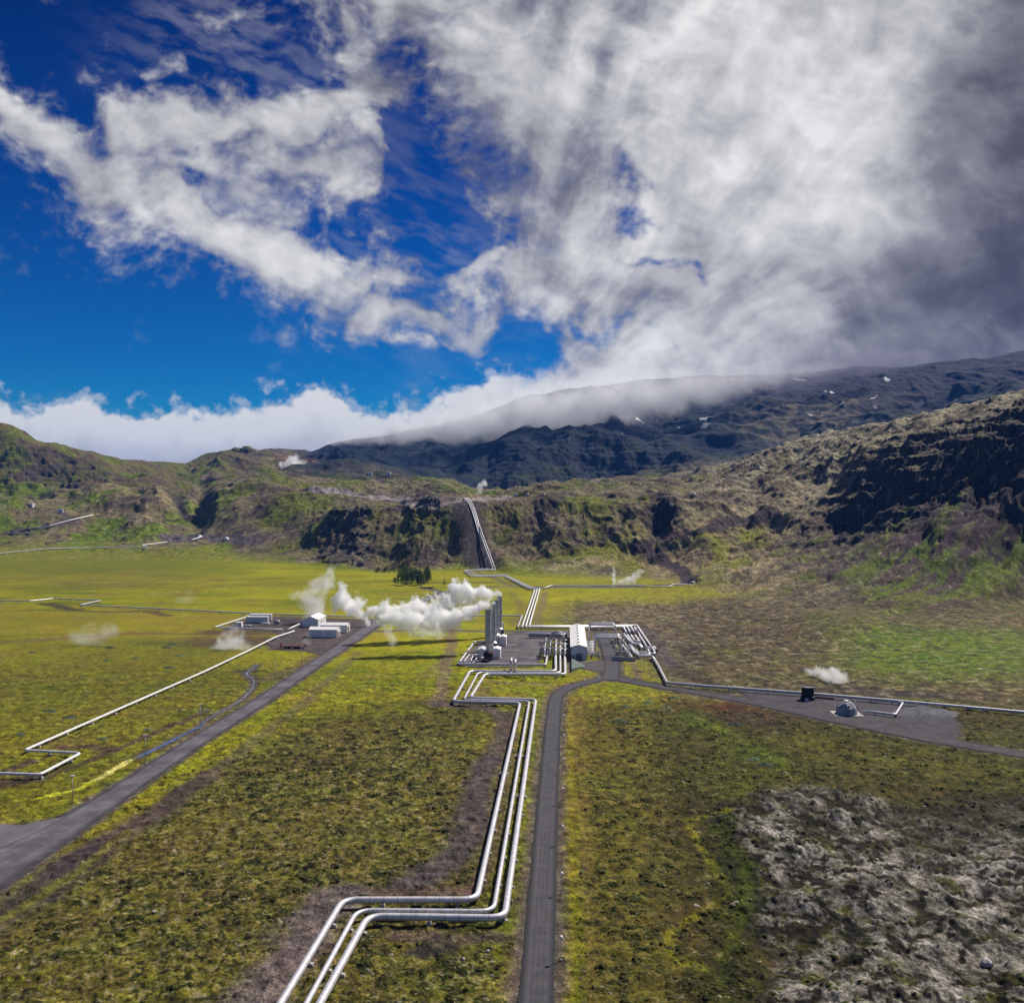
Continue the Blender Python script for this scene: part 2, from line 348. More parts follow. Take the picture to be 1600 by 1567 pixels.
# ---------------------------------------------------------------- what grows or lies where (albedo, with some cloud shade painted in)
S1=slope(Z)
def C3(r,g,b): return np.array([r,g,b],np.float32)
gYel=C3(.195,.190,.017); gGrn=C3(.100,.128,.009); gDeep=C3(.060,.078,.008); olive=C3(.150,.128,.030); tan=C3(.235,.185,.095); pale=C3(.275,.240,.165)
grey=C3(.240,.205,.185); dark=C3(.030,.026,.024); rock=C3(.036,.032,.034); scree=C3(.062,.047,.055); red=C3(.125,.048,.026); grav=C3(.115,.095,.100); dirt=C3(.110,.080,.062); rust=C3(.20,.13,.03)
col=np.empty(GX.shape+(3,),np.float32); col[:]=gYel
def lay(c,m):
    global col
    m=np.clip(m,0,1).astype(np.float32)[...,None]; col+= (c-col)*m
nb=fbmN(GX/95,GY/60,5,201); ns=fbm(GX/22,GY/22,5,205,.55); nf=fbm(GX/5,GY/5,4,209,.6); nl=fbmN(GX/300,GY/180,4,213)
vf=1-sst(.9,1.5,TT)
detail=np.ones(GX.shape,np.float32)
# valley floor ---------------------------------------------------
lay(gGrn,sst(-.1,.55,nb+.45*ns)*.75)
lay(olive,sst(.0,.5,nl+.5*ns)*.6)
lay(tan,sst(.1,.6,fbmN(GX/50,GY/16,4,217)+.3*nf)*.35*sst(900,1000,PYw))
# far left meadows
lay(C3(.060,.085,.010),.55*sst(.10,.34,fbmN(GX/110,GY/50,5,311,.55))*sst(900,700,PXg))
lay(C3(.17,.125,.055),.5*sst(.16,.36,fbmN(GX/60,GY/26,5,315,.6)-.3*nb)*sst(890,930,PYw))
lay(C3(.12,.085,.05),.8*sst(.27,.36,fbmN(GX/70,GY/22,5,319,.55))*sst(450,250,PXg)*sst(1010,960,PYw))
lay(olive,.65*sst(430,200,PXw)*sst(925,890,PYw)); lay(gGrn,.5*sst(500,300,PXw)*sst(905,880,PYw))
lay(C3(.20,.165,.03),.55*sst(420,330,PXw)*sst(940,960,PYw)*sst(1010,985,PYw))
# band of green between left pipe and road
lay(gGrn,.5*ell(PXw,PYw,120,1075,260,14)+.6*ell(PXw,PYw,620,1065,150,9,3)+.5*ell(PXw,PYw,640,1030,120,10))
# heath between the two roads
he=sst(1075,1150,PYw+.10*(PXw-500))*sst(-20,120,PXw-np.interp(PYf,[1000,1100,1240,1340,1567],[560,440,220,60,-250]))*sst(845,700,PXw+.0*PYw)
lay(C3(.102,.090,.021),he*.9)
ctuft=sst(.10,.24,fbmN(GX/2.8,GY/2.8,3,221,.6)+.55*t2+.35*nb)
ltuft=sst(.14,.26,fbmN(GX/2.2,GY/2.2,3,225,.6)+.25*t2)
hd=sst(1085,1210,PYw+.08*(PXw-400))
zone=np.maximum(he,sst(895,960,PXw)*sst(1080,1150,PYw)*(1-.8*lavaR))
lay(C3(.175,.145,.062),zone*hd*ltuft*.7)
lay(C3(.19,.165,.115),zone*hd*sst(.30,.5,fbmN(GX/1.9,GY/1.9,2,229)+.2*t2)*.8)
lay(C3(.030,.034,.006),zone*ctuft*(.35+.6*hd))
sp1=fbmN(GX/1.25,GY/1.25,2,231)
lay(C3(.022,.022,.008),zone*hd*sst(.22,.34,sp1)*.8); lay(C3(.20,.175,.11),zone*hd*sst(.24,.36,-sp1)*.5)
# left of left road, heathy flecks
zl=sst(0,-60,PXw-np.interp(PYf,[1000,1100,1240,1340,1567],[520,400,180,20,-250]))*sst(985,1040,PYw)
lay(C3(.07,.075,.012),zl*sst(.12,.4,fbmN(GX/4,GY/4,4,233)+.6*nb)*.75); lay(C3(.19,.155,.05),zl*sst(.0,.5,ns-.4*nb)*.4)
lay(gGrn,.45*zl*sst(.1,.5,nl-nb*.4)); lay(C3(.120,.105,.022),.55*zl)
# between the pipes and the main road: greener
lay(C3(.085,.115,.008),.8*ell(PXg,PYf,838,1220,16,130)*(1)+.6*ell(PXg,PYf,815,1420,22,70))
lay(C3(.17,.14,.02),.7*np.exp(-((PXg-893-8*ns)/9)**2)*sst(1075,1100,PYf))
lay(C3(.165,.115,.045),.75*np.exp(-((PXg-np.interp(PYf,[1100,1567],[905,930]))/14)**2)*sst(1075,1100,PYf))
# right strip beside main road
rs=sst(885,940,PXw)*sst(1085,1110,PYw)*(1-lavaR)
lay(C3(.098,.084,.020),rs*.85)
rd=sst(990,1080,PXw)*sst(1085,1110,PYw)*(1-lavaR)
lay(C3(.060,.050,.016),rd*.75); lay(C3(.030,.025,.012),rd*sst(.0,.35,fbmN(GX/9,GY/9,5,335,.6))*.7)  # dark heath, its albedo lowered further to stand in for cloud shade
# right foreground lava: brown heath with cloud shade and vignette painted in, grey moss cushions
lay(C3(.028,.022,.014),lavaR*.95)
lay(C3(.050,.046,.012),lavaR*sst(.10,.5,nb+.4*ns)*.5); lay(C3(.07,.035,.02),lavaR*sst(.25,.45,fbmN(GX/11,GY/11,4,238))*.6)
gm=np.clip(sst(1270,1370,PYl)*sst(1130,1200,PXl)+.95*ell(PXl,PYl,1260,1310,130,70)+.7*ell(PXl,PYl,1530,1340,80,50)-.6*ell(PXl,PYl,1390,1350,60,30)-.4*ell(PXl,PYl,1560,1490,60,50)-.3*ell(PXl,PYl,1210,1500,30,30),0,1)*lavaR
mo=np.exp(-((bigl-.10)/.5)**2)
spL=fbmN(GX/.9,GY/.9,2,240)
mz=bigl+.9*(cush-.5)+.2*t1
lay(C3(.135,.124,.106),gm*sst(-.34,-.14,mz)*.95)
lay(C3(.240,.222,.195),gm*sst(.0,.35,mz+.7*spL)*.9)
lay(C3(.016,.013,.009),gm*sst(.40,.24,cush+.12*spL)*.95)
lay(C3(.030,.026,.016),lavaR*sst(.12,.40,fbmN(GX/5,GY/5,4,237)+.3*t1-.3*bigl)*.75)
lay(C3(.075,.080,.018),gm*sst(.12,.40,fbmN(GX/6,GY/6,5,239,.6))*.75)
# trodden sheep path and wet green edges
def stroke(pts,w,c,a,soft=.6,py_scale=True,wob=1.):
    m=np.zeros(GX.shape,np.float32)
    for p,q in zip(pts[:-1],pts[1:]):
        P,Q=gp(*p),gp(*q); x0,x1=min(P.x,Q.x)-4*w-12,max(P.x,Q.x)+4*w+12; y0,y1=min(P.y,Q.y)-4*w-12,max(P.y,Q.y)+4*w+12
        k=(GX>x0)&(GX<x1)&(GY>y0)&(GY<y1)
        if not k.any(): continue
        gx=GX[k]+wob*w*.9*ns[k]*1.2; gy=GY[k]+wob*w*.9*nf[k]*1.2
        dx,dy=Q.x-P.x,Q.y-P.y; t=np.clip(((gx-P.x)*dx+(gy-P.y)*dy)/(dx*dx+dy*dy),0,1)
        d=np.hypot(gx-P.x-t*dx,gy-P.y-t*dy)
        m[k]=np.maximum(m[k],sst(w*(1+soft),w*(1-soft),d))
    lay(c,m*a*(TT<1.6)); return m
path=[(1140,1270),(1075,1280),(1090,1310),(1120,1360),(1145,1395),(1075,1440),(1037,1470),(1060,1500),(1120,1520),(1110,1567)]
stroke(path,1.0,C3(.155,.150,.016),.75); 
stroke([(1135,1285),(1140,1330),(1150,1360),(1155,1400),(1140,1480),(1130,1540),(1120,1600)],3.4,C3(.030,.036,.006),.9); stroke([(1120,1290),(1165,1350),(1160,1420),(1128,1500)],1.2,C3(.075,.095,.010),.5)
stroke([(1090,1100),(1110,1135),(1150,1160),(1195,1185),(1215,1200)],5.5,C3(.085,.125,.008),.85)
stroke([(1220,1205),(1160,1215),(1140,1250)],4,C3(.09,.11,.01),.6)
lay(red*.75,.9*ell(PXw,PYw,1130,1107,75,12,8)); lay(C3(.055,.04,.025),.8*ell(PXw,PYw,1180,1125,110,12,6)); lay(C3(.17,.13,.03),.6*ell(PXw,PYw,1420,1190,130,14,6)+.4*ell(PXw,PYw,1260,1160,70,12,4))
lay(C3(.07,.072,.012),.6*sst(1000,1080,PXw)*sst(1120,1150,PYw)*sst(1250,1210,PYw))
# middle lava behind the plant
lay(C3(.135,.105,.075),lavaM*.85); lay(C3(.050,.038,.036),lavaM*sst(.0,.4,fbmN(GX/9,GY/9,4,241)+.2*nb)*.8); lay(pale*.8,lavaM*sst(.1,.45,fbmN(GX/12,GY/7,4,245))*.65)
lay(C3(.255,.23,.012),.85*ell(PXw,PYw,890,933,70,9)); lay(C3(.24,.22,.02),.5*ell(PXw,PYw,1010,938,120,7))
rm=sst(1030,1110,PXw)*sst(925,950,PYw)*sst(1105,1075,PYw-.03*(PXw-1100))
lay(C3(.095,.075,.040),rm*.85); lay(C3(.085,.10,.012),rm*sst(.0,.4,nb+.5*ns)*.75); lay(C3(.05,.04,.032),rm*sst(.08,.42,fbmN(GX/10,GY/10,5,249)+.1*nb)*.75); lay(pale*.75,rm*sst(.2,.5,fbmN(GX/9,GY/9,4,253))*.6)
lay(C3(.10,.145,.010),rm*sst(1250,1400,PXw)*sst(970,1005,PYw)*sst(1075,1040,PYw)*.85)
lay(C3(.055,.05,.05),.85*ell(PXw,PYw,1390,1083,150,7,3)); lay(grav*.7,.8*ell(PXg,PYw,1050,1040,30,40,-35)*sst(980,1000,PYw))
lay(C3(.045,.035,.030),.8*ell(PXw,PYw,1080,1015,26,14,40)+.7*ell(PXw,PYw,1085,1060,60,10,20))
# hills ------------------------------------------------------------
hs=1-vf
hn=fbmF(GX/120,GY/90,5,261); hn2=fbmF(GX/34,GY/34,5,265,.58); hst=fbmF((LX+40*hn2)/48,(DF-60*hn2)/110,5,269,.58)
hc=np.empty_like(col); hc[:]=C3(.138,.115,.068)
def layh(c,m):
    global hc
    m=np.clip(m,0,1).astype(np.float32)[...,None]; hc+=(c-hc)*m
layh(C3(.085,.070,.050),sst(-.1,.35,hn2+.3*hn)*.75)
layh(C3(.120,.130,.016),sst(-.05,.40,hn+.5*hst)*.85)
layh(C3(.22,.185,.115),sst(.08,.42,hn2-.3*hn)*.6)
layh(C3(.062,.047,.052),sst(.06,.24,fbmF((LX+25*hn2)/42,DF/60,5,331,.55))*.7)
# grassy aprons just above the foot
layh(C3(.135,.165,.012),sst(2.1,1.0,TT+.5*hn2+.5*hst)*sst(1010,800,PXg+0*TT)*.9)
layh(C3(.100,.140,.012),sst(480,300,PXg)*sst(.0,.35,hn+.5*hst+.1)*.75)
layh(C3(.16,.15,.03),sst(480,350,PXg)*sst(2.3,1.2,TT)*.8)
layh(C3(.20,.165,.09),.6*sst(3.0,3.6,TT)*sst(4.8,4.2,TT)*sst(480,300,PXg)*sst(-.1,.3,hn2))
layh(C3(.090,.120,.014),sst(3.1,3.6,TT)*sst(5.3,4.8,TT)*sst(400,600,PXg)*sst(1060,940,PXg)*sst(-.2,.3,hn+.3*hn2)*.65)
sk1=fbmF(AC/17+.5*hn2,AL/150,5,301,.55); sk2=fbmF(AC/9+.4*hn2,AL/80,4,305,.55); rl2=sst(1060,1160,PXg)*sst(3.1,2.5,TT)
# right flank: pale moss crest, purple scree under the cliffs, green tongues
rt=sst(1040,1180,PXg)*sst(5.3,4.9,TT)
layh(C3(.115,.092,.062),rt*.75)
layh(C3(.245,.218,.150),rt*sst(2.6,3.3,TT)*sst(-.28,.18,hn2+.6*fbmF(AC/30+.5*hn2,AL/160,5,273,.6))*.9)
layh(C3(.245,.205,.130),sst(960,1080,PXg)*sst(1330,1200,PXg)*sst(1.0,2.0,TT)*sst(3.6,3.0,TT)*sst(-.15,.3,hn2)*.8)
layh(scree*.8,sst(1200,1330,PXg+40*hn)*sst(2.25,1.9,TT)*sst(-.35,.15,hst+.4*hn2+.35*sst(1.0,1.8,TT)-.1)*.85)
layh(C3(.050,.030,.034),sst(1470,1560,PXg-140*(1.7-TT)+30*hn2)*sst(2.1,1.8,TT+.3*sk1)*sst(1.05,1.3,TT+.3*sk1)*.85)
layh(C3(.105,.125,.012),sst(1330,1430,PXg+30*hn2)*np.exp(-((TT-1.35-.25*hst)/.22)**2)*.8)
layh(C3(.105,.130,.014),sst(1130,1220,PXg)*sst(1500,1300,PXg)*sst(.10,.35,fbmF(AC/26,AL/150,4,277))*sst(2.6,2.0,TT)*.8)
layh(C3(.060,.044,.046),rl2*sst(.05,.25,sk1)*.8); layh(C3(.20,.165,.105),rl2*sst(.08,.28,-sk2)*.6); layh(C3(.090,.115,.012),rl2*sst(.12,.3,-sk1-.2*hn2)*.75)
sc_=sst(1300,1400,PXg+30*hn)*sst(2.6,2.2,TT)
layh(C3(.058,.036,.044),sc_*sst(-.10,.10,sk1+.12)*.8); layh(C3(.088,.120,.010),sc_*sst(.02,.16,sk2+.6*hn2)*sst(2.1,1.6,TT)*.85); layh(C3(.040,.026,.032),sst(1455,1530,PXg+50*hn2)*sst(2.2,1.9,TT)*sst(-.25,.1,sk1+.3*hn2)*.8)
# far bench and mountain: dark rock, darkened and blued to paint in cloud shadow
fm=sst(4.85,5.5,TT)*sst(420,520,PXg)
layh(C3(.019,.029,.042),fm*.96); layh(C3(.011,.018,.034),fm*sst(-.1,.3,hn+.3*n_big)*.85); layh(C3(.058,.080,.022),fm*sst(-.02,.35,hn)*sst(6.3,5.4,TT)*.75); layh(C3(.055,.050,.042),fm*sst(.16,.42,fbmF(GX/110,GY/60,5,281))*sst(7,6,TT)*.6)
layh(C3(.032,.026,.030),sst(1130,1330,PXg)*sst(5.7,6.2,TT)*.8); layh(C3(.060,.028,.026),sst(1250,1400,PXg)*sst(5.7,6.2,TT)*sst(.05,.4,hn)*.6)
layh(C3(.20,.165,.105),sst(1120,1180,PXg)*sst(5.6,5.85,TT)*sst(6.35,6.1,TT)*sst(1420,1300,PXg)*sst(-.2,.2,hn2)*.65)
# left skyline hill
lh=sst(430,330,PXg)*sst(4.9,5.4,TT)
layh(C3(.125,.095,.045),lh*.6); layh(C3(.110,.135,.012),lh*sst(-.1,.3,hst+.5*hn)*.8); layh(C3(.055,.042,.04),lh*sst(.05,.35,hn2-.2*hn+.3*cl_left)*.75); layh(C3(.16,.10,.055),lh*sst(6.5,6.95,TT)*sst(60,0,PXg)*.8)
# bare rock on cliffs and steep faces
layh(rock,cliff*sst(.55,1.0,S1+.25*bl-.1)*.92); layh(C3(.120,.102,.090),cl_esc*sst(-.25,.15,hn2+.5*(bl-.5))*.85); layh(C3(.11,.12,.02),cl_esc*sst(.15,.35,hn-.2*hn2)*.6); layh(C3(.070,.058,.055),cliff*sst(.62,.9,bl)*sst(1.1,.6,S1)*.6)
layh(C3(.06,.048,.046),sst(1.0,1.7,S1+.4*hn2)*.6)
layh(rock,canyon*.9)
# dark quarry hollow and the bare strip with the slope pipes
st2=strip*sst(900,925,DF)*sst(1070,1048,DF)
layh(C3(.075,.060,.064),st2*.95)
layh(C3(.045,.036,.040),.9*np.exp(-((PXg-1035)/26)**2-((DF-965)/34)**2)); layh(C3(.27,.225,.14),.8*np.exp(-((PXg-930)/75)**2-((DF-895)/26)**2)*sst(-.25,.15,hn2)); layh(C3(.16,.165,.012),.8*np.exp(-((PXg-960)/60)**2-((DF-935)/14)**2))
# pale altered ground and snow
alt=ell(PXg,DF,325,2050,20,120)*1.2; layh(C3(.42,.33,.31),alt*sst(-.1,.3,hn2)*.9)
alt2=ell(PXg,DF,462,2480,26,150); layh(C3(.13,.055,.045),alt2*1.2); layh(C3(.45,.38,.38),alt2*sst(.1,.35,hn2)*1.3)
snow=fm*sst(5.9,6.3,TT)*sst(880,960,PXg)*sst(1480,1330,PXg)*sst(.40,.45,fbmF(GX/70,GY/120,4,289,.5)); layh(C3(.85,.86,.9),snow)
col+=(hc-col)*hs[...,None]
kz=sst(945,1000,PXg)*sst(1260,1160,PXg)*hs*sst(2.9,2.4,TT)
lay(C3(.215,.178,.100),kz*.7*sst(-.35,.1,hn2)); lay(C3(.15,.155,.014),kz*.7*sst(.05,.3,hst))
lay(C3(.045,.036,.040),.9*hs*np.exp(-((PXg-1035)/26)**2-((DF-965)/34)**2))
# hills: lift what is not bare rock
hc_l=hs*(1-cliff)*sst(5.2,4.8,TT); col*=(1+.10*hc_l)[...,None]
lay(C3(.045,.036,.038),hs*sst(5.4,4.9,TT)*sst(.22,.36,fbmF(GX/8,GY/8,4,323,.65))*.55); lay(C3(.30,.26,.18),hs*sst(5.4,4.9,TT)*sst(.22,.36,fbmF(GX/7,GY/7,4,327,.65))*.45)
# wear in everything
spk=fbmN(GX/3.3,GY/3.3,3,291,.65)
mead=sst(1075,1000,PYf)*sst(1100,900,PXg)*vf*(1-lavaM)
detail-=.72*mead
lay(C3(.275,.262,.020),mead*.45*sst(-.35,.3,fbmN(GX/130,GY/45,4,297)+.2*nb)*sst(250,420,PXw))
lay(C3(.035,.030,.020),(1-.85*mead)*vf*sst(.20,.36,spk)*.55*sst(860,960,PYf+.35*(PXg-700)))
lay(C3(.23,.195,.12),vf*sst(.22,.38,-spk)*.30*(1-lavaR)*sst(850,1050,PXg))
spm=fbmN(GX/7.5,GY/5,4,295,.65)
lay(C3(.040,.032,.030),np.maximum(rm,lavaM)*vf*sst(.12,.26,spm)*.7)
lay(C3(.26,.22,.15),np.maximum(rm,lavaM)*vf*sst(.16,.30,-spm)*.55)
BARE=np.zeros(GX.shape,np.float32)
# tracks and bare ground -------------------------------------------
def px_track(pts,w,c,a,lo=1.0):        # on slopes: placed by where they really lie
    m=np.zeros(GX.shape,np.float32); q=[pts[0]]
    for A_,B_ in zip(pts[:-1],pts[1:]):
        k_=max(1,int(math.hypot(B_[0]-A_[0],B_[1]-A_[1])/5)); q+=[(A_[0]+(B_[0]-A_[0])*i/k_,A_[1]+(B_[1]-A_[1])*i/k_) for i in range(1,k_+1)]
    W=[hit(x,y) for x,y in q]
    W=[W[0]]+[b for a,b in zip(W[:-1],W[1:]) if True]
    for P,Q in zip(W[:-1],W[1:]):
        if abs(P.y-Q.y)>60: Q=P+Vector((.5,0,0))
        x0,x1=min(P.x,Q.x)-40,max(P.x,Q.x)+40; y0,y1=min(P.y,Q.y)-40,max(P.y,Q.y)+40
        k=(GX>x0)&(GX<x1)&(GY>y0)&(GY<y1)
        if not k.any(): continue
        dx,dy=Q.x-P.x,Q.y-P.y; t=np.clip(((GX[k]-P.x)*dx+(GY[k]-P.y)*dy)/(dx*dx+dy*dy+1e-6),0,1)
        d=np.hypot(GX[k]-P.x-t*dx,GY[k]-P.y-t*dy)+ns[k]*w*.5
        m[k]=np.maximum(m[k],sst(w*1.35,w*.7,d))
    lay(c,m*a)
COLI=np.arange(nc)
def hit(px,py):
    a=math.atan((px-CX)/F); c=int(np.argmin(np.abs(AZ-a))); D=RR*math.cos(AZ[c])
    ray=H-(py-CY)/F*D; k=np.nonzero((Z[c]>=ray)&(D>60))[0]
    if len(k)==0: k=[nr-200]
    i=k[0]; f0=ray[i-1]-Z[c,i-1]; f1=ray[i]-Z[c,i]; t=f0/(f0-f1) if f0!=f1 else 0
    d=D[i-1]+(D[i]-D[i-1])*t
    return Vector(((px-CX)/F*d,d,H-(py-CY)/F*d))
def zat(x,y):
    a=math.atan2(x,y); r=math.hypot(x,y); c=np.clip(np.searchsorted(AZ,a)-1,0,nc-2); i=np.clip(np.searchsorted(RR,r)-1,0,nr-2)
    u=(a-AZ[c])/(AZ[c+1]-AZ[c]); v=(r-RR[i])/(RR[i+1]-RR[i])
    return float(Z[c,i]*(1-u)*(1-v)+Z[c+1,i]*u*(1-v)+Z[c,i+1]*(1-u)*v+Z[c+1,i+1]*u*v)
trk=C3(.055,.040,.047)
px_track([(1078,908),(1066,892),(1048,884),(1030,872),(1010,858),(997,851)],7,trk,.95)
px_track([(997,851),(1020,845),(1060,835),(1100,825),(1140,818),(1180,808),(1215,797)],7,trk,.9)
px_track([(1215,797),(1180,789),(1130,781),(1080,774),(1000,772)],5,C3(.12,.10,.085),.7)
px_track([(490,765),(545,772),(600,778),(660,781),(728,782.5),(790,778)],9,C3(.25,.22,.21),.9)
px_track([(570,772),(640,775),(700,781)],8,C3(.08,.065,.068),.8); px_track([(500,762),(530,768),(545,772)],8,C3(.25,.22,.21),.8)
px_track([(95,802),(110,810),(85,820),(20,832)],7,C3(.085,.07,.07),.8)
px_track([(258,838),(330,840),(400,845)],10,C3(.12,.10,.11),.85)
px_track([(0,835),(17,833),(50,834)],5,C3(.1,.085,.08),.8)
for p,w,c,a in [
 ([(695,935),(707,985),(700,1030),(692,1060),(688,1085),(678,1100)],2.6,C3(.15,.11,.085),.75),
 ([(700,1030),(660,1060)],3,C3(.14,.105,.08),.35),
 ([(690,1100),(760,1108),(790,1118),(783,1150),(770,1190)],3.2,C3(.085,.066,.068),.85),
 ([(770,1190),(752,1215),(745,1260),(730,1310),(700,1345),(660,1370),(640,1380)],4.2,C3(.080,.064,.068),.88),
 ([(800,1110),(795,1200),(770,1330),(745,1395)],2.0,C3(.085,.06,.05),.6),
 ([(735,1390),(640,1398),(560,1395)],2.4,C3(.095,.068,.058),.75),
 ([(535,1400),(480,1440),(440,1500),(400,1567),(360,1620)],5.0,C3(.125,.10,.105),.8),
 ([(620,1460),(700,1470),(780,1465)],2.0,C3(.10,.075,.065),.7),
 ([(650,1487),(700,1483)],1.6,C3(.035,.028,.03),.8),
 ([(325,1110),(230,1150),(160,1180),(85,1210)],1.5,C3(.075,.05,.045),.8),
 ([(95,1168),(140,1168),(178,1170),(160,1178)],2.2,C3(.075,.052,.045),.85),
 ([(0,1210),(45,1190)],2.0,C3(.08,.055,.05),.8),([(0,1225),(50,1217)],4,C3(.05,.035,.036),.85),
 ([(-20,1005),(60,1000),(120,996),(200,989),(330,991)],4.0,C3(.14,.085,.055),.7),
 ([(40,985),(75,978),(100,972)],2.5,C3(.05,.03,.02),.0),
 ([(335,1003),(400,1001),(470,1003)],15,C3(.080,.052,.046),.85),([(330,987),(370,990),(450,988)],9,C3(.085,.050,.046),.75),([(300,997),(345,1000)],6,C3(.13,.085,.045),.6),
 ([(420,1062),(470,1040),(500,1024)],4,C3(.10,.07,.055),.6),([(375,1048),(395,1048)],4,C3(.05,.038,.03),.8),
 ([(100,1360),(180,1310),(260,1255),(330,1210)],3.5,C3(.075,.055,.056),.85),([(330,1210),(460,1110),(560,1020)],2.4,C3(.12,.095,.07),.5),
 ([(-40,1460),(60,1395),(150,1330)],4.5,C3(.06,.046,.05),.8),
 ([(0,1440),(110,1370),(200,1300)],1.2,C3(.16,.15,.02),.5),
 ([(800,925),(815,950),(800,978)],3,C3(.12,.09,.06),.4),([(850,925),(845,950),(838,977)],3.0,C3(.15,.115,.085),.65),
 ([(745,895),(770,903),(800,915)],4,C3(.11,.085,.075),.6),([(1000,980),(1020,1000),(1045,1040)],4,C3(.085,.07,.075),.75),
 ([(988,1035),(993,1050),(1000,1062)],1.4,C3(.15,.11,.09),.75),([(-20,958),(30,955),(75,953),(110,955)],3.5,C3(.10,.07,.04),.5),
 ([(70,943),(95,948),(122,953)],5,C3(.045,.035,.03),.8),([(130,955),(190,956),(230,955),(262,962)],4,C3(.07,.045,.035),.7),
 ([(45,873),(125,872)],3,C3(.17,.12,.08),.0),([(330,905),(352,907)],4,C3(.13,.08,.05),.7),([(880,1050),(935,1066)],2.5,C3(.17,.125,.06),.5),
 ([(760,1065),(830,1068),(900,1075)],2.2,C3(.19,.145,.10),.5),([(757,1075),(750,1100)],3,C3(.18,.14,.09),.4),
]: BARE=np.maximum(BARE,stroke(p,w,c,a))
# yellow mineral crust beside the warm brook
stroke([(240,1172),(215,1184),(195,1193),(165,1210),(150,1219)],1.0,C3(.55,.50,.16),.9,.5); stroke([(150,1219),(125,1232),(90,1241),(62,1247)],.7,C3(.40,.40,.05),.85,.5)
# gravel shoulders
sh=sst(2.2,.3,road_d+1.2*nf+.6*ns)*(TT<1.3)
lay(C3(.095,.078,.078),sh*.85)
lay(C3(.15,.105,.075),sst(1.6,.2,np.abs(RD[0]-1.4)+.8*nf)*.35)
col*=(1+.22*nf+.16*hn2)[...,None]; col=np.where(col.max(-1,keepdims=True)>.42,col,.125*(np.maximum(col,.002)/.125)**1.22); col=np.clip(col,.004,.9)
# ---------------------------------------------------------------- helpers for materials and objects
def nmat(name):
    m=bpy.data.materials.new(name); m.use_nodes=True; nt=m.node_tree; b=nt.nodes['Principled BSDF']; return m,nt,b
def N(nt,t,**k):
    n=nt.nodes.new(t)
    for a,v in k.items():
        if a.startswith('i_'): n.inputs[a[2:].replace('_',' ')].default_value=v
        else: setattr(n,a,v)
    return n
def L(nt,a,b): nt.links.new(a,b)
def ramp(nt,src,stops):
    r=N(nt,'ShaderNodeValToRGB'); L(nt,src,r.inputs[0]); e=r.color_ramp.elements
    while len(e)<len(stops): e.new(.5)
    for k,(p,c) in zip(e,stops): k.position=p; k.color=(c,c,c,1) if not hasattr(c,'__len__') else (*c,1)
    return r
def surf(name,c,rough=.7,metal=0,var=.25,scale=.6,c2=None,bump=0,bscale=3.,stretch=(1,1,1)):
    m,nt,b=nmat(name); tc=N(nt,'ShaderNodeTexCoord'); mp=N(nt,'ShaderNodeMapping'); mp.inputs['Scale'].default_value=stretch
    L(nt,tc.outputs['Object'],mp.inputs['Vector'])
    n=N(nt,'ShaderNodeTexNoise'); n.inputs['Scale'].default_value=scale; n.inputs['Detail'].default_value=6; n.inputs['Roughness'].default_value=.65; L(nt,mp.outputs[0],n.inputs['Vector'])
    lo=c2 if c2 else tuple(x*(1-var) for x in c); hi=c if c2 else tuple(min(1,x*(1+var)) for x in c)
    r=ramp(nt,n.outputs['Fac'],[(.40,lo),(.60,hi)]); L(nt,r.outputs[0],b.inputs['Base Color'])
    b.inputs['Roughness'].default_value=rough; b.inputs['Metallic'].default_value=metal; b.inputs['Specular IOR Level'].default_value=.3
    if bump:
        n2=N(nt,'ShaderNodeTexNoise'); n2.inputs['Scale'].default_value=bscale; n2.inputs['Detail'].default_value=5; L(nt,mp.outputs[0],n2.inputs['Vector'])
        bp=N(nt,'ShaderNodeBump'); bp.inputs['Distance'].default_value=bump; L(nt,n2.outputs['Fac'],bp.inputs['Height']); L(nt,bp.outputs[0],b.inputs['Normal'])
    return m
def tag(o,label=None,cat=None,group=None,kind=None):
    if label: o['label']=label
    if cat: o['category']=cat
    if group: o['group']=group
    if kind: o['kind']=kind
    return o
def thing(name,label,cat,loc=(0,0,0),rz=0,group=None):
    o=bpy.data.objects.new(name,None); o.empty_display_size=.5; o.location=loc; o.rotation_euler=(0,0,rz); COL.objects.link(o)
    return tag(o,label,cat,group)
def link(name,me,m,parent=None,loc=None):
    if m: me.materials.append(m)
    o=bpy.data.objects.new(name,me); COL.objects.link(o)
    if parent: o.parent=parent
    if loc is not None: o.location=loc
    return o
def obj(name,bm,m,parent=None,smooth=False,loc=None):
    me=bpy.data.meshes.new(name); bm.normal_update(); bm.to_mesh(me); bm.free()
    if smooth: me.polygons.foreach_set('use_smooth',[True]*len(me.polygons))
    return link(name,me,m,parent,loc)
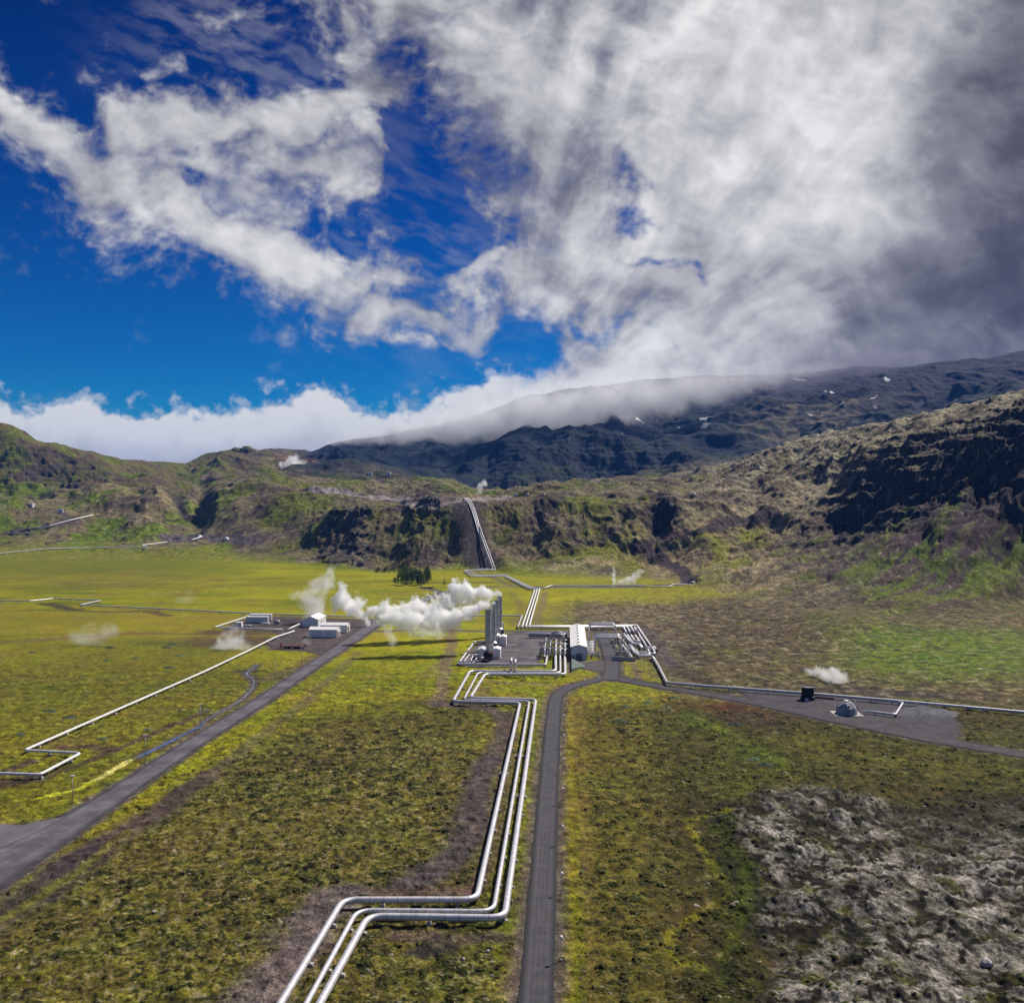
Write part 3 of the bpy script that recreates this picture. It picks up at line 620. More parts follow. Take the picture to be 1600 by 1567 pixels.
# ---------------------------------------------------------------- terrain meshes
def grid_mesh(name,fm,m,wrap=True):
    """faces of the polar grid chosen by the boolean map fm[nc,nr-1]"""
    ci,ri=np.nonzero(fm); cj=(ci+1)%nc
    q=np.stack([ci*nr+ri,ci*nr+ri+1,cj*nr+ri+1,cj*nr+ri],-1)[:,::-1]
    used,invx=np.unique(q.ravel(),return_inverse=True)
    co=np.stack([GX.ravel()[used],GY.ravel()[used],Z.ravel()[used]],-1).astype(np.float32)
    me=bpy.data.meshes.new(name); nf_=len(q)
    me.vertices.add(len(used)); me.vertices.foreach_set('co',co.ravel())
    me.loops.add(nf_*4); me.loops.foreach_set('vertex_index',invx.astype(np.int32))
    me.polygons.add(nf_); me.polygons.foreach_set('loop_start',np.arange(0,nf_*4,4,dtype=np.int32)); me.polygons.foreach_set('loop_total',np.full(nf_,4,np.int32))
    me.update(calc_edges=True); me.polygons.foreach_set('use_smooth',np.ones(nf_,bool))
    at_=me.attributes.new('growth','FLOAT_COLOR','POINT')
    c4=np.ones((len(used),4),np.float32); c4[:,:3]=col.reshape(-1,3)[used]; c4[:,3]=detail.ravel()[used]; at_.data.foreach_set('color',c4.ravel())
    return tag(link(name,me,m),kind='structure')
def ground_mat():
    m,nt,b=nmat('vegetated_ground'); a=N(nt,'ShaderNodeAttribute'); a.attribute_name='growth'
    g=N(nt,'ShaderNodeNewGeometry')
    n=N(nt,'ShaderNodeTexNoise'); n.inputs['Scale'].default_value=.16; n.inputs['Detail'].default_value=10; n.inputs['Roughness'].default_value=.80; L(nt,g.outputs['Position'],n.inputs['Vector'])
    r=ramp(nt,n.outputs['Fac'],[(.36,.50),(.5,.97),(.64,1.55)])
    mx=N(nt,'ShaderNodeMix',data_type='RGBA',blend_type='MULTIPLY'); mx.inputs[0].default_value=1; L(nt,a.outputs['Color'],mx.inputs[6]); L(nt,a.outputs['Alpha'],mx.inputs[0]); L(nt,r.outputs[0],mx.inputs[7])
    prev=mx.outputs[2]
    for sca,lo,hi in ((.42,.60,1.42),(2.6,.55,1.5)):
        q=N(nt,'ShaderNodeTexNoise'); q.inputs['Scale'].default_value=sca; q.inputs['Detail'].default_value=3; q.inputs['Roughness'].default_value=.6; L(nt,g.outputs['Position'],q.inputs['Vector'])
        rq=ramp(nt,q.outputs['Fac'],[(.36,lo),(.5,.95),(.64,hi)]); mq=N(nt,'ShaderNodeMix',data_type='RGBA',blend_type='MULTIPLY'); L(nt,a.outputs['Alpha'],mq.inputs[0]); L(nt,prev,mq.inputs[6]); L(nt,rq.outputs[0],mq.inputs[7]); prev=mq.outputs[2]
    n3=N(nt,'ShaderNodeTexNoise'); n3.inputs['Scale'].default_value=.05; n3.inputs['Detail'].default_value=6; L(nt,g.outputs['Position'],n3.inputs['Vector'])
    hs=N(nt,'ShaderNodeHueSaturation'); L(nt,prev,hs.inputs['Color']); r3=ramp(nt,n3.outputs['Fac'],[(.3,.48),(.7,.52)]); L(nt,r3.outputs[0],hs.inputs['Hue']); hs.inputs['Saturation'].default_value=1.03
    L(nt,hs.outputs[0],b.inputs['Base Color']); b.inputs['Roughness'].default_value=.95; b.inputs['Specular IOR Level'].default_value=.12
    bp=N(nt,'ShaderNodeBump'); bp.inputs['Distance'].default_value=.22; bp.inputs['Strength'].default_value=.8; L(nt,n.outputs['Fac'],bp.inputs['Height']); L(nt,bp.outputs[0],b.inputs['Normal'])
    return m
MG=ground_mat()
Tm=TT[:,:-1]
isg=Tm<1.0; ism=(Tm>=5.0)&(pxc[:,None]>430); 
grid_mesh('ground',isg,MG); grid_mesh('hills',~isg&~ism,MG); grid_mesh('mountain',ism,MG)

# ---------------------------------------------------------------- heather and moss tufts over the near heath
def tufts():
    rg_=np.random.RandomState(11)
    cell=np.gradient(RR)[None,:]*RR2*np.maximum(np.gradient(AZ),0)[:,None]
    w=(zone*(.25+hd)*np.clip(ctuft*sst(.0,.35,nb+.5*t2+.25),.0,1)*(1-BARE)+.25*lavaR*(1-gm)*sst(.1,.4,t1+.3*t2))*sst(420,330,DF)*sst(R(33),R(31),np.abs(AZ2))*(keep>.95)*cell*(RR2>115)
    cw=np.cumsum(w.ravel().astype(np.float64)); n=24000; idx=np.searchsorted(cw,rg_.rand(n)*cw[-1]); idx=np.minimum(idx,nc*nr-1)
    x=GX.ravel()[idx]+rg_.uniform(-.2,.2,n); y=GY.ravel()[idx]+rg_.uniform(-.2,.2,n); z=Z.ravel()[idx]-.05
    s=rg_.uniform(.18,.52,n); hgt=s*rg_.uniform(.2,.4,n)+.03; k=9
    a=np.arange(k)*2*np.pi/k; ang=a[None]+rg_.rand(n,1)*6.28; r1=s[:,None]*rg_.uniform(.45,1.3,(n,k)); r2=r1*rg_.uniform(.45,.75,(n,k))
    ring=lambda r,h:np.stack([x[:,None]+np.cos(ang)*r*1.25,y[:,None]+np.sin(ang)*r,z[:,None]+h],-1)
    V=np.concatenate([ring(r1,np.full((n,k),-.08)),ring(r2,hgt[:,None]*rg_.uniform(.55,1.0,(n,k))),np.stack([x,y,z+hgt],-1)[:,None]],1).astype(np.float32)
    m_=2*k+1; base=(np.arange(n)*m_)[:,None]; j=np.arange(k); j2=(j+1)%k
    q=np.stack([j,j2,j2+k,j+k],-1); t3=np.stack([j+k,j2+k,np.full(k,2*k)],-1)
    Q=(base[:,:,None]+q[None]).reshape(-1,4); T3=(base[:,:,None]+t3[None]).reshape(-1,3)
    me=bpy.data.meshes.new('heather_tufts'); me.vertices.add(n*m_); me.vertices.foreach_set('co',V.ravel()); lv=np.concatenate([Q.ravel(),T3.ravel()]).astype(np.int32)
    me.loops.add(len(lv)); me.loops.foreach_set('vertex_index',lv); tot=np.concatenate([np.full(len(Q),4),np.full(len(T3),3)]).astype(np.int32); st=np.concatenate([[0],np.cumsum(tot)[:-1]]).astype(np.int32)
    me.polygons.add(len(tot)); me.polygons.foreach_set('loop_start',st); me.polygons.foreach_set('loop_total',tot); me.update(calc_edges=True)
    pal=np.array([[.040,.044,.009],[.062,.064,.014],[.085,.078,.020],[.17,.135,.075],[.24,.205,.165]],np.float32); c=pal[rg_.choice(5,n,p=[.46,.32,.16,.04,.02])]*rg_.uniform(.8,1.2,(n,1)).astype(np.float32)
    c4=np.ones((n,m_,4),np.float32); c4[:,:,:3]=c[:,None]; at_=me.attributes.new('growth','FLOAT_COLOR','POINT'); at_.data.foreach_set('color',c4.ravel())
    tag(link('heather_tufts',me,MG),kind='stuff')
tufts()
# ---------------------------------------------------------------- materials of built things
def pipe_mat(name,c,rough,metal):
    m,nt,b=nmat(name); a=N(nt,'ShaderNodeAttribute'); a.attribute_name='run'
    f=N(nt,'ShaderNodeMath',operation='FRACT'); d=N(nt,'ShaderNodeMath',operation='DIVIDE'); d.inputs[1].default_value=2.4; L(nt,a.outputs['Fac'],d.inputs[0]); L(nt,d.outputs[0],f.inputs[0])
    g=N(nt,'ShaderNodeMath',operation='LESS_THAN'); g.inputs[1].default_value=.05; L(nt,f.outputs[0],g.inputs[0])
    tc=N(nt,'ShaderNodeTexCoord'); n=N(nt,'ShaderNodeTexNoise'); n.inputs['Scale'].default_value=.9; n.inputs['Detail'].default_value=5; L(nt,tc.outputs['Object'],n.inputs['Vector'])
    r=ramp(nt,n.outputs['Fac'],[(.3,tuple(x*.80 for x in c)),(.7,tuple(min(1,x*1.12) for x in c))])
    mx=N(nt,'ShaderNodeMix',data_type='RGBA'); L(nt,g.outputs[0],mx.inputs[0]); L(nt,r.outputs[0],mx.inputs[6]); mx.inputs[7].default_value=(c[0]*.55,c[1]*.55,c[2]*.57,1)
    L(nt,mx.outputs[2],b.inputs['Base Color']); b.inputs['Roughness'].default_value=rough; b.inputs['Metallic'].default_value=metal
    return m
M_ALU=pipe_mat('aluminium_cladding',(.66,.64,.66),.42,.35)
M_ALUW=pipe_mat('white_cladding',(.78,.76,.77),.5,.1)
M_ALUD=pipe_mat('weathered_cladding',(.34,.33,.35),.5,.4)
M_CONC=surf('concrete',(.42,.40,.38),.9,0,.2,1.2,bump=.05)
M_STEEL=surf('dark_steel',(.09,.09,.10),.5,.6,.3,2)
M_WHITE=surf('white_sheeting',(.74,.74,.75),.55,0,.07,.4)
M_ROOFW=surf('pale_roof_sheeting',(.80,.78,.76),.5,0,.08,.35)
M_GREYW=surf('grey_sheeting',(.33,.34,.36),.6,0,.15,.5)
M_BLUEW=surf('bluish_sheeting',(.56,.58,.62),.55,0,.08,.4)
M_TRIM=surf('dark_trim',(.10,.10,.11),.6)
M_DOOR=surf('grey_door',(.17,.19,.20),.55)
M_GLASS=surf('dark_glass',(.02,.025,.03),.15)
M_RUST=surf('rusty_steel',(.16,.07,.04),.85,.2,.4,2.5,c2=(.05,.045,.045))
M_BLACK=surf('blackened_steel',(.022,.020,.020),.7,.2,.4,2)
M_BROWN=surf('brown_timber',(.16,.09,.06),.8,0,.3,2)
M_REDP=surf('dull_red_paint',(.11,.025,.022),.7,0,.4,2)
M_STACK=surf('stack_panels',(.46,.45,.45),.6,.2,.25,.7,stretch=(1,1,.5))
M_STAIN=surf('stainless_sheet',(.50,.50,.51),.4,.5,.15,.8)
M_ASPH=surf('asphalt',(.062,.058,.064),.9,0,.28,.35,c2=(.046,.043,.048),bump=.03,bscale=2)
M_ROAD=surf('worn_asphalt',(.125,.115,.128),.9,0,.28,.12,c2=(.070,.063,.073),bump=.03,bscale=2)
def worn(m,k=.5):
    nt=m.node_tree; b=nt.nodes['Principled BSDF']; l=b.inputs['Base Color'].links[0]; src=l.from_socket
    a=N(nt,'ShaderNodeAttribute'); a.attribute_name='across'; ab=N(nt,'ShaderNodeMath',operation='ABSOLUTE'); L(nt,a.outputs['Fac'],ab.inputs[0])
    g=N(nt,'ShaderNodeNewGeometry'); n=N(nt,'ShaderNodeTexNoise'); n.inputs['Scale'].default_value=.35; n.inputs['Detail'].default_value=6; L(nt,g.outputs['Position'],n.inputs['Vector'])
    ad=N(nt,'ShaderNodeMath',operation='MULTIPLY_ADD'); L(nt,n.outputs['Fac'],ad.inputs[0]); ad.inputs[1].default_value=.35; L(nt,ab.outputs[0],ad.inputs[2])
    r=ramp(nt,ad.outputs[0],[(.15,1.02),(.34,1.0+.55*k),(.5,1.0),(.68,1+.75*k),(.84,1.0),(1.0,.62),(1.0,.5)])
    mx=N(nt,'ShaderNodeMix',data_type='RGBA',blend_type='MULTIPLY'); mx.inputs[0].default_value=1; L(nt,src,mx.inputs[6]); L(nt,r.outputs[0],mx.inputs[7]); L(nt,mx.outputs[2],b.inputs['Base Color'])
worn(M_ASPH); worn(M_ROAD,.35)
M_GRAV=surf('gravel',(.105,.090,.095),.95,0,.3,.30,c2=(.060,.050,.054),bump=.12,bscale=1.5)
M_GRAVD=surf('dark_gravel',(.140,.125,.132),.95,0,.3,.14,c2=(.060,.052,.057),bump=.12,bscale=1.5)
M_GRAVR=surf('dark_road_gravel',(.066,.058,.064),.95,0,.3,.22,c2=(.038,.033,.037),bump=.1,bscale=1.5); worn(M_GRAVR,.3)
M_EARTH=surf('bare_dark_earth',(.095,.068,.060),.95,0,.3,.16,c2=(.045,.036,.036),bump=.1,bscale=1.2)
M_GLOBE=surf('opal_globe',(.85,.85,.83),.35,0,.03)
M_POST=surf('galvanised_post',(.40,.40,.41),.5,.6,.1)
M_WATER=surf('warm_brook_water',(.10,.20,.42),.12,0,.3,.4,c2=(.045,.10,.30))
M_HEAP=surf('grey_gravel_heap',(.115,.115,.125),.95,0,.3,.8,bump=.15,bscale=2)
# ---------------------------------------------------------------- roads and yards: thin sheets over the flattened ground
def wob(p,q,step,amp):
    n=max(1,int((q-p).length/step)); 
    return [p.lerp(q,i/n)+Vector((random.uniform(-amp,amp),random.uniform(-amp,amp),0)) for i in range(n)]
def ribbon(name,pts,ws,z,m,amp=.12,smooth=3):
    P=[Vector((p.x,p.y,0)) for p in wl(pts)]; W=list(ws)
    for _ in range(smooth):                 # corner cutting
        Q=[P[0]];V=[W[0]]
        for a,b,u,v in zip(P[:-1],P[1:],W[:-1],W[1:]): Q+=[a.lerp(b,.25),a.lerp(b,.75)];V+=[u*.75+v*.25,u*.25+v*.75]
        P=Q+[P[-1]];W=V+[W[-1]]
    D=[P[0]];E=[W[0]]
    for a,b,u,v in zip(P[:-1],P[1:],W[:-1],W[1:]):
        n=max(1,int((b-a).length/2.5))
        for i in range(1,n+1): D.append(a.lerp(b,i/n));E.append(u+(v-u)*i/n)
    bm=bmesh.new(); prev=None; ac=[]
    for i,p in enumerate(D):
        t=(D[min(i+1,len(D)-1)]-D[max(i-1,0)]).normalized(); s=Vector((t.y,-t.x,0)); w=E[i]
        cur=[bm.verts.new(p+s*k*(w+(random.uniform(-amp,amp) if abs(k)==1 else 0))+Vector((0,0,z-(.0 if abs(k)<1 else .05)))) for k in (-1,-.75,-.5,-.25,0,.25,.5,.75,1)]
        for k,v in zip((-1,-.75,-.5,-.25,0,.25,.5,.75,1),cur): ac.append(k)
        if prev:
            for j in range(8): bm.faces.new((prev[j],cur[j],cur[j+1],prev[j+1]))
        prev=cur
    bmesh.ops.recalc_face_normals(bm,faces=bm.faces)
    for f in bm.faces:
        if f.normal.z<0: f.normal_flip()
    o=obj(name,bm,m); at_=o.data.attributes.new('across','FLOAT','POINT'); at_.data.foreach_set('value',np.array(ac,np.float32)); return tag(o,kind='structure')
def sheet(name,pts,z,m,amp=.4):
    P=[Vector((p.x,p.y,0)) for p in wl(pts)]; V=[]
    for a,b in zip(P,P[1:]+P[:1]): V+=wob(a,b,3.,amp)
    bm=bmesh.new(); f=bm.faces.new([bm.verts.new(v+Vector((0,0,z))) for v in V]); f.normal_update()
    if f.normal.z<0: f.normal_flip()
    bmesh.ops.triangulate(bm,faces=bm.faces)
    return tag(obj(name,bm,m),kind='structure')
ribbon('access_road',MAIN,[w-.25 for w in MAINW],.06,M_ASPH)
ribbon('valley_road',LEFT,[w-.2 for w in LEFTW],.06,M_ROAD)
ribbon('gravel_road',RIGHT,[w*.9 for w in RIGHTW],.05,M_GRAVR,.35)
ribbon('driveway',DRIVE,[w-.2 for w in DRIVEW],.075,M_ASPH)
ribbon('service_lane',PLANT,[w-.3 for w in PLANTW],.05,M_ROAD,.2)
ribbon('pipeline_track',FARR,[w*.9 for w in FARRW],.045,M_GRAVD,.5)
ribbon('grove_track',GROV,[2,2,2],.04,M_ROAD,.3)
sheet('plant_yard',YARD,.04,M_GRAVD); sheet('junction_yard',[(-60,1288),(34,1289),(96,1277),(150,1262),(120,1290),(60,1332),(0,1372),(-60,1408)],.05,surf('pale_gravel',(.20,.185,.20),.95,0,.3,.10,c2=(.11,.10,.11),bump=.05,stretch=(1,.4,1)),.3); sheet('apron',APRON,.045,M_GRAV); sheet('well_yard',COMP,.035,M_EARTH,.8); sheet('wellhead_pad',PAD,.035,M_GRAVR,.8); sheet('far_pad',PADF,.03,M_GRAV,.8)
M_WATERP=surf('pale_brook_water',(.30,.33,.40),.15,0,.3,.4,c2=(.16,.20,.30))
ribbon('brook_water',[(403,1038),(392,1046),(383,1053),(392,1058),(398,1066),(393,1078),(380,1091),(362,1103),(340,1114),(318,1128)],[.2,.18,.3,.22,.18,.18,.16,.15,.12,.12],.075,M_WATERP,.12,2)
ribbon('brook_water',[(318,1128),(313,1136),(306,1138),(285,1149),(266,1158),(247,1168),(228,1177),(214,1184)],[.2,.3,.35,.25,.42,.3,.5,.2],.075,M_WATER,.15,2)
# ---------------------------------------------------------------- pipes
def fillet(P,r,seg=5):
    out=[P[0]]
    for a,b,c in zip(P[:-2],P[1:-1],P[2:]):
        u=(a-b);v=(c-b); lu,lv=u.length,v.length
        if lu<1e-4 or lv<1e-4: continue
        u/=lu; v/=lv; ang=u.angle(v)
        if ang>3.0: out.append(b); continue
        t=min(r/math.tan(ang/2),lu*.48,lv*.48)
        p0=b+u*t;p1=b+v*t
        for i in range(seg+1):
            k=i/seg; out.append(p0*(1-k)**2+b*2*k*(1-k)+p1*k*k)
    return out+[P[-1]]
def tube_mesh(paths,seg=10,cap=True):
    """one mesh out of polylines [(points, radius)] with the running length stored per vertex"""
    co=[];fa=[];run=[]
    for P,r in paths:
        base=len(co); s=0; n=len(P); up=Vector((0,0,1))
        for i,p in enumerate(P):
            t=(P[min(i+1,n-1)]-P[max(i-1,0)])
            if t.length<1e-6: t=Vector((0,1,0))
            t.normalize()
            x=t.cross(up) if abs(t.z)<.97 else (t.cross(Vector((1,0,0))) if i==0 else lx)
            if i and abs(t.z)>=.97: x=lx-t*lx.dot(t)
            x.normalize(); 
            if i and x.dot(lx)<0: x=-x
            lx=x.copy(); y=x.cross(t)
            if i: s+=(p-P[i-1]).length
            rr=r[i] if hasattr(r,'__len__') else r
            for k in range(seg):
                a=2*math.pi*k/seg; co.append(p+x*math.cos(a)*rr+y*math.sin(a)*rr); run.append(s)
        for i in range(n-1):
            for k in range(seg):
                a=base+i*seg+k; b=base+i*seg+(k+1)%seg; fa.append((a,a+seg,b+seg,b))
        if cap: fa.append(tuple(base+k for k in range(seg))); fa.append(tuple(base+(n-1)*seg+k for k in range(seg))[::-1])
    me=bpy.data.meshes.new('tube'); me.from_pydata([tuple(c) for c in co],[],fa); me.update()
    at_=me.attributes.new('run','FLOAT','POINT'); at_.data.foreach_set('value',np.array(run,np.float32))
    me.polygons.foreach_set('use_smooth',[len(f)==4 for f in fa]); return me
def box(bm,c,s,rz=0,taper=1.0,bev=0):
    v=[];ca,sa=math.cos(rz),math.sin(rz)
    for dz in (0,1):
        k=taper if dz else 1
        for dx,dy in ((-1,-1),(1,-1),(1,1),(-1,1)):
            x,y=dx*s[0]/2*k,dy*s[1]/2*k; v.append(bm.verts.new((c[0]+x*ca-y*sa,c[1]+x*sa+y*ca,c[2]+dz*s[2])))
    fs=[bm.faces.new([v[i] for i in q]) for q in ((3,2,1,0),(4,5,6,7),(0,1,5,4),(1,2,6,5),(2,3,7,6),(3,0,4,7))]
    if bev: bmesh.ops.bevel(bm,geom=list({e for f in fs for e in f.edges}),offset=bev,segments=2,affect='EDGES')
def resample(P,step):
    out=[];d=step*.5
    for a,b in zip(P[:-1],P[1:]):
        l=(b-a).length
        while d<l: out.append((a.lerp(b,d/l),(b-a).normalized())); d+=step
        d-=l
    return out
def add_supports(root,P,dia,step,base=Vector((0,0,0)),cap=90,big=()):
    S=resample(P,step)[:cap]
    for p,t in S:
        rz=math.atan2(t.y,t.x)+math.pi/2; g=zat(p.x,p.y); hgt=p.z-dia/2-g
        if hgt<.12: continue
        bm=bmesh.new(); q=p-base
        box(bm,(q.x,q.y,g-.3-base.z),(dia*1.5,.7,.3+hgt*.55),rz,.85); box(bm,(q.x,q.y,g+hgt*.55-base.z),(dia*.55,.35,hgt*.45+dia*.12),rz)
        obj('support',bm,M_CONC,root)
def pipeline(label,pts,dia,z=1.3,r=3.,step=12.,mat=None,cat='pipeline',group=None,name='steam_pipeline',world=False,slope=False,seg=10,sup=True):
    if world: P=[Vector(p) for p in pts]
    elif slope: P=[hit(*p[:2])+Vector((0,0,z)) for p in pts]
    else: P=[gp(p[0],p[1],p[2] if len(p)>2 else z) for p in pts]
    FP=fillet(P,r)
    base=Vector((P[0].x,P[0].y,0))
    root=thing(name,label,cat,base,0,group)
    me=tube_mesh([([p-base for p in FP],dia/2)],seg); link('pipe',me,mat or M_ALU,root)
    if sup: add_supports(root,FP,dia,step,base)
    return root,FP
G3='three parallel pipelines along the access road'
def ext(p,q,k): return (q[0]+(q[0]-p[0])*k,q[1]+(q[1]-p[1])*k)
p1=[(868,1018),(868.3,1048.6),(734.2,1048.6),(707.5,1096),(812.5,1098.2),(744.5,1405.5),(536,1405.5),(438.5,1567),(260,1868)]
p2=[(875.3,1018),(875.6,1051),(747,1051),(724.5,1093),(827.0,1095.6),(771,1424),(558,1422),(479,1567),(316,1868)]
p3=[(882.5,1018),(883.2,1053.6),(757.5,1053.6),(734.5,1090.5),(837.0,1093.2),(788.5,1434),(575,1431),(500,1567),(342,1868)]
for lab,p,d in (('thick leftmost of the three foreground pipelines',p1,1.12),('thinner middle one of the three foreground pipelines',p2,.84),('thick rightmost foreground pipeline, running closest to the access road',p3,1.16)):
    root,FP=pipeline('silver '+lab,p,d,1.35,3.0,13.,group=G3)
# anchor blocks the photo shows under the foreground pipes
for (x,y),lab in {(1185,525):'white concrete anchor block nearest the road under the rightmost pipeline',(1175,345):'white concrete anchor block farthest along under the middle pipeline',(1108,423):'white concrete anchor block under the left pipeline'}.items():
    p=gp(400+.35*x,1060+.35*y,.5); bm=bmesh.new(); box(bm,(0,0,-.5),(2.6,1.3,1.15),0,.9,.08); box(bm,(0,0,.652),(1.5,.8,.35),0,.95,.05)
    t=obj('anchor_block',bm,M_CONC,loc=(p.x,p.y,0)); t.rotation_euler.z=-TH; tag(t,lab,'anchor block','anchor blocks')
# upper pipelines: three down the slope, a fourth joins behind the stacks
GU='parallel pipelines from the upper slope'
q1=[(728.7,783.8),(767.2,889.5)]; 
def slopepipe(k,lab):
    top=[(728.9,784.2),(731.9,784.2),(734.9,784.2)][k]; bot=[(767.2,889.6),(770.8,890.6),(774.4,891.6)][k]
    l1=[(730.5,889.8),(727.5,890.8),(724.5,891.8)][k]; l2=[(743.5,898.6),(740.0,899.6),(736.8,900.8)][k]
    r1=[(789.8,898.2),(789.0,899.2),(788.2,900.4)][k]; r2=[(829,917.0),(826.5,917.6),(823.8,918.2)][k]; r3=[(843.3,919.8),(839.4,920.6),(835.4,921.4)][k]
    r4=[(826.8,978.2),(821.2,978.9),(815.4,979.6)][k]; e=[(996,976.9),(990,977.7),(985,978.5)][k]
    P=[]
    for i in range(9):
        t=i/8; v=hit(top[0]+(bot[0]-top[0])*t,top[1]+(bot[1]-top[1])*t); v.z+=.9; P.append(v)
    P=[P[0]+Vector((-4,30,1))]+[P[0],P[-1]]+[gp(*p,1.3) for p in (l1,l2,r1,r2,r3,r4,e)]
    FP=[P[0]]+[P[1].lerp(P[2],i/8) for i in range(9)]
    FP=[Vector((p.x,p.y,max(p.z,zat(p.x,p.y)+1.0))) for p in FP]+fillet(P[2:],2.5)[1:]
    base=Vector((P[3].x,P[3].y,0)); root=thing('steam_pipeline',lab,'pipeline',base,0,GU)
    link('pipe',tube_mesh([([p-base for p in FP],.52)],8),M_ALUW,root); add_supports(root,FP,1.04,24,base,40); return FP
for k,lab in enumerate(('right-hand','middle','left-hand')):
    slopepipe(k,'white %s pipeline of the three coming down the far hillside to the plant'%lab)
pipeline('long grey pipeline crossing the valley floor from the left edge to behind the stacks',[(-60,938.5),(0,938.8),(47,938.8),(84,935),(157.5,938),(125,945),(400,958.8),(552,963.5),(700,962.5),(815.8,961.8),(808.7,979.8),(980,979.6)],.9,1.2,1.5,16,M_ALU,seg=8)
pipeline('white pipeline from the well yard along the meadow to a zigzag at left',[(459.7,985.6),(430,995.5),(391,1015),(320,1048.8),(38,1172),(126,1176.5),(62,1210),(0,1208),(-60,1206)],.8,1.2,1.6,14,M_ALUW,seg=8)
pipeline('silver pipeline following the gravel road from the plant to the right edge',[(1022,1029),(1029,1041),(1042,1066.5),(1100,1071.5),(1255,1082.6),(1430,1097.4),(1600,1112.5),(1700,1122),(2400,1189)],1.0,1.2,2.2,14,seg=10)
pipeline('short silver pipe loop between the white dome and the right pipeline',[(1345,1110.5),(1372,1113),(1399,1116.5),(1411,1097.8),(1364,1092.6),(1358,1092)],.75,.9,1.2,9,seg=8)
pipeline('grey pipeline lying along the foot of the hill behind the plant',[(848,919.5),(862,914.6),(1000,914.4),(1010,916.3),(1046,916.3),(1051,913.0),(1078,912.6),(1081,914.6),(1112,914.8)],.9,1.4,1.5,18,seg=8)
pipeline('thin white pipeline climbing left to right across the lower left hillside to the far domes',[(-40,870),(0,867.5),(75,860),(140,858.4),(205,857),(232,859),(222,854.3),(262,849.5),(300,846),(316,840.5)],1.5,2.2,2,60,M_ALUW,slope=True,seg=6,sup=False)
pipeline('white pipeline on the left hillside just below the two huts',[(17.5,830.8),(50,827.5),(77.5,823.9),(110,815),(145,806.9)],1.5,2.2,2,60,M_ALUW,slope=True,seg=6,sup=False)
pipeline('short white pipe end at the left edge below the hillside pipeline',[(18,834.2),(47,834.6)],1.0,1.0,2,60,M_ALUW,slope=True,seg=6,sup=False)
pipeline('thin pipe from the long valley pipeline down to the corner of the well yard',[(397,959.8),(335,979.8),(400,982.3),(442,983.2)],.7,1.1,1,14,M_ALUW,seg=8)
pipeline('short white pipe rising to the wall of the tall white shed',[(449.4,983.6),(462,977.5),(472.5,973.2,2.2)],.9,1.2,1,14,M_ALUW,seg=8)
# frame of pipes round the stack yard
pipeline('grey pipe framing the stack yard on its left and front sides',[(760,1003),(741,1003),(715.5,1037.6),(852.8,1038.2),(856.5,1012)],.95,1.0,1.5,14,M_ALU,seg=8)
for i,(a,b) in enumerate([((733,1022.5),(723,1036.4)),((739,1025),(733,1036.4)),((744.5,1028),(739,1036.4))]):
    pipeline('thin pipe %s inside the left corner of the stack yard'%('farthest left','in the middle of three','farthest right')[i],[(757,a[1]-.5),a,b],.5,.8,.8,14,M_ALUW,seg=6,group='thin pipes in the stack yard corner')
# standing loops on the foreground pipes
for i,(x,y,lab) in enumerate(((798.4,1048.6,'left'),(804.6,1051,'right'))):
    p=gp(x,y,1.35); u=Vector((math.sin(TH),math.cos(TH),0))
    P=[p+Vector((0,0,.3)),p+Vector((0,0,4.6)),p+u*5+Vector((0,0,4.6)),p+u*5+Vector((0,0,-.9))]
    base=Vector((p.x,p.y,0)); root=thing('pipe_loop','silver upright pipe hoop, the %s one of the pair beside the zigzag'%lab,'pipe loop',base,0,'upright pipe hoops')
    link('pipe',tube_mesh([([q-base for q in fillet(P,2.3,7)],.5)],10),M_ALU,root)
    bm=bmesh.new(); q=P[3]-base; box(bm,(q.x,q.y,-.2),(1.6,1.6,.8),-TH,.9); obj('support',bm,M_CONC,root)
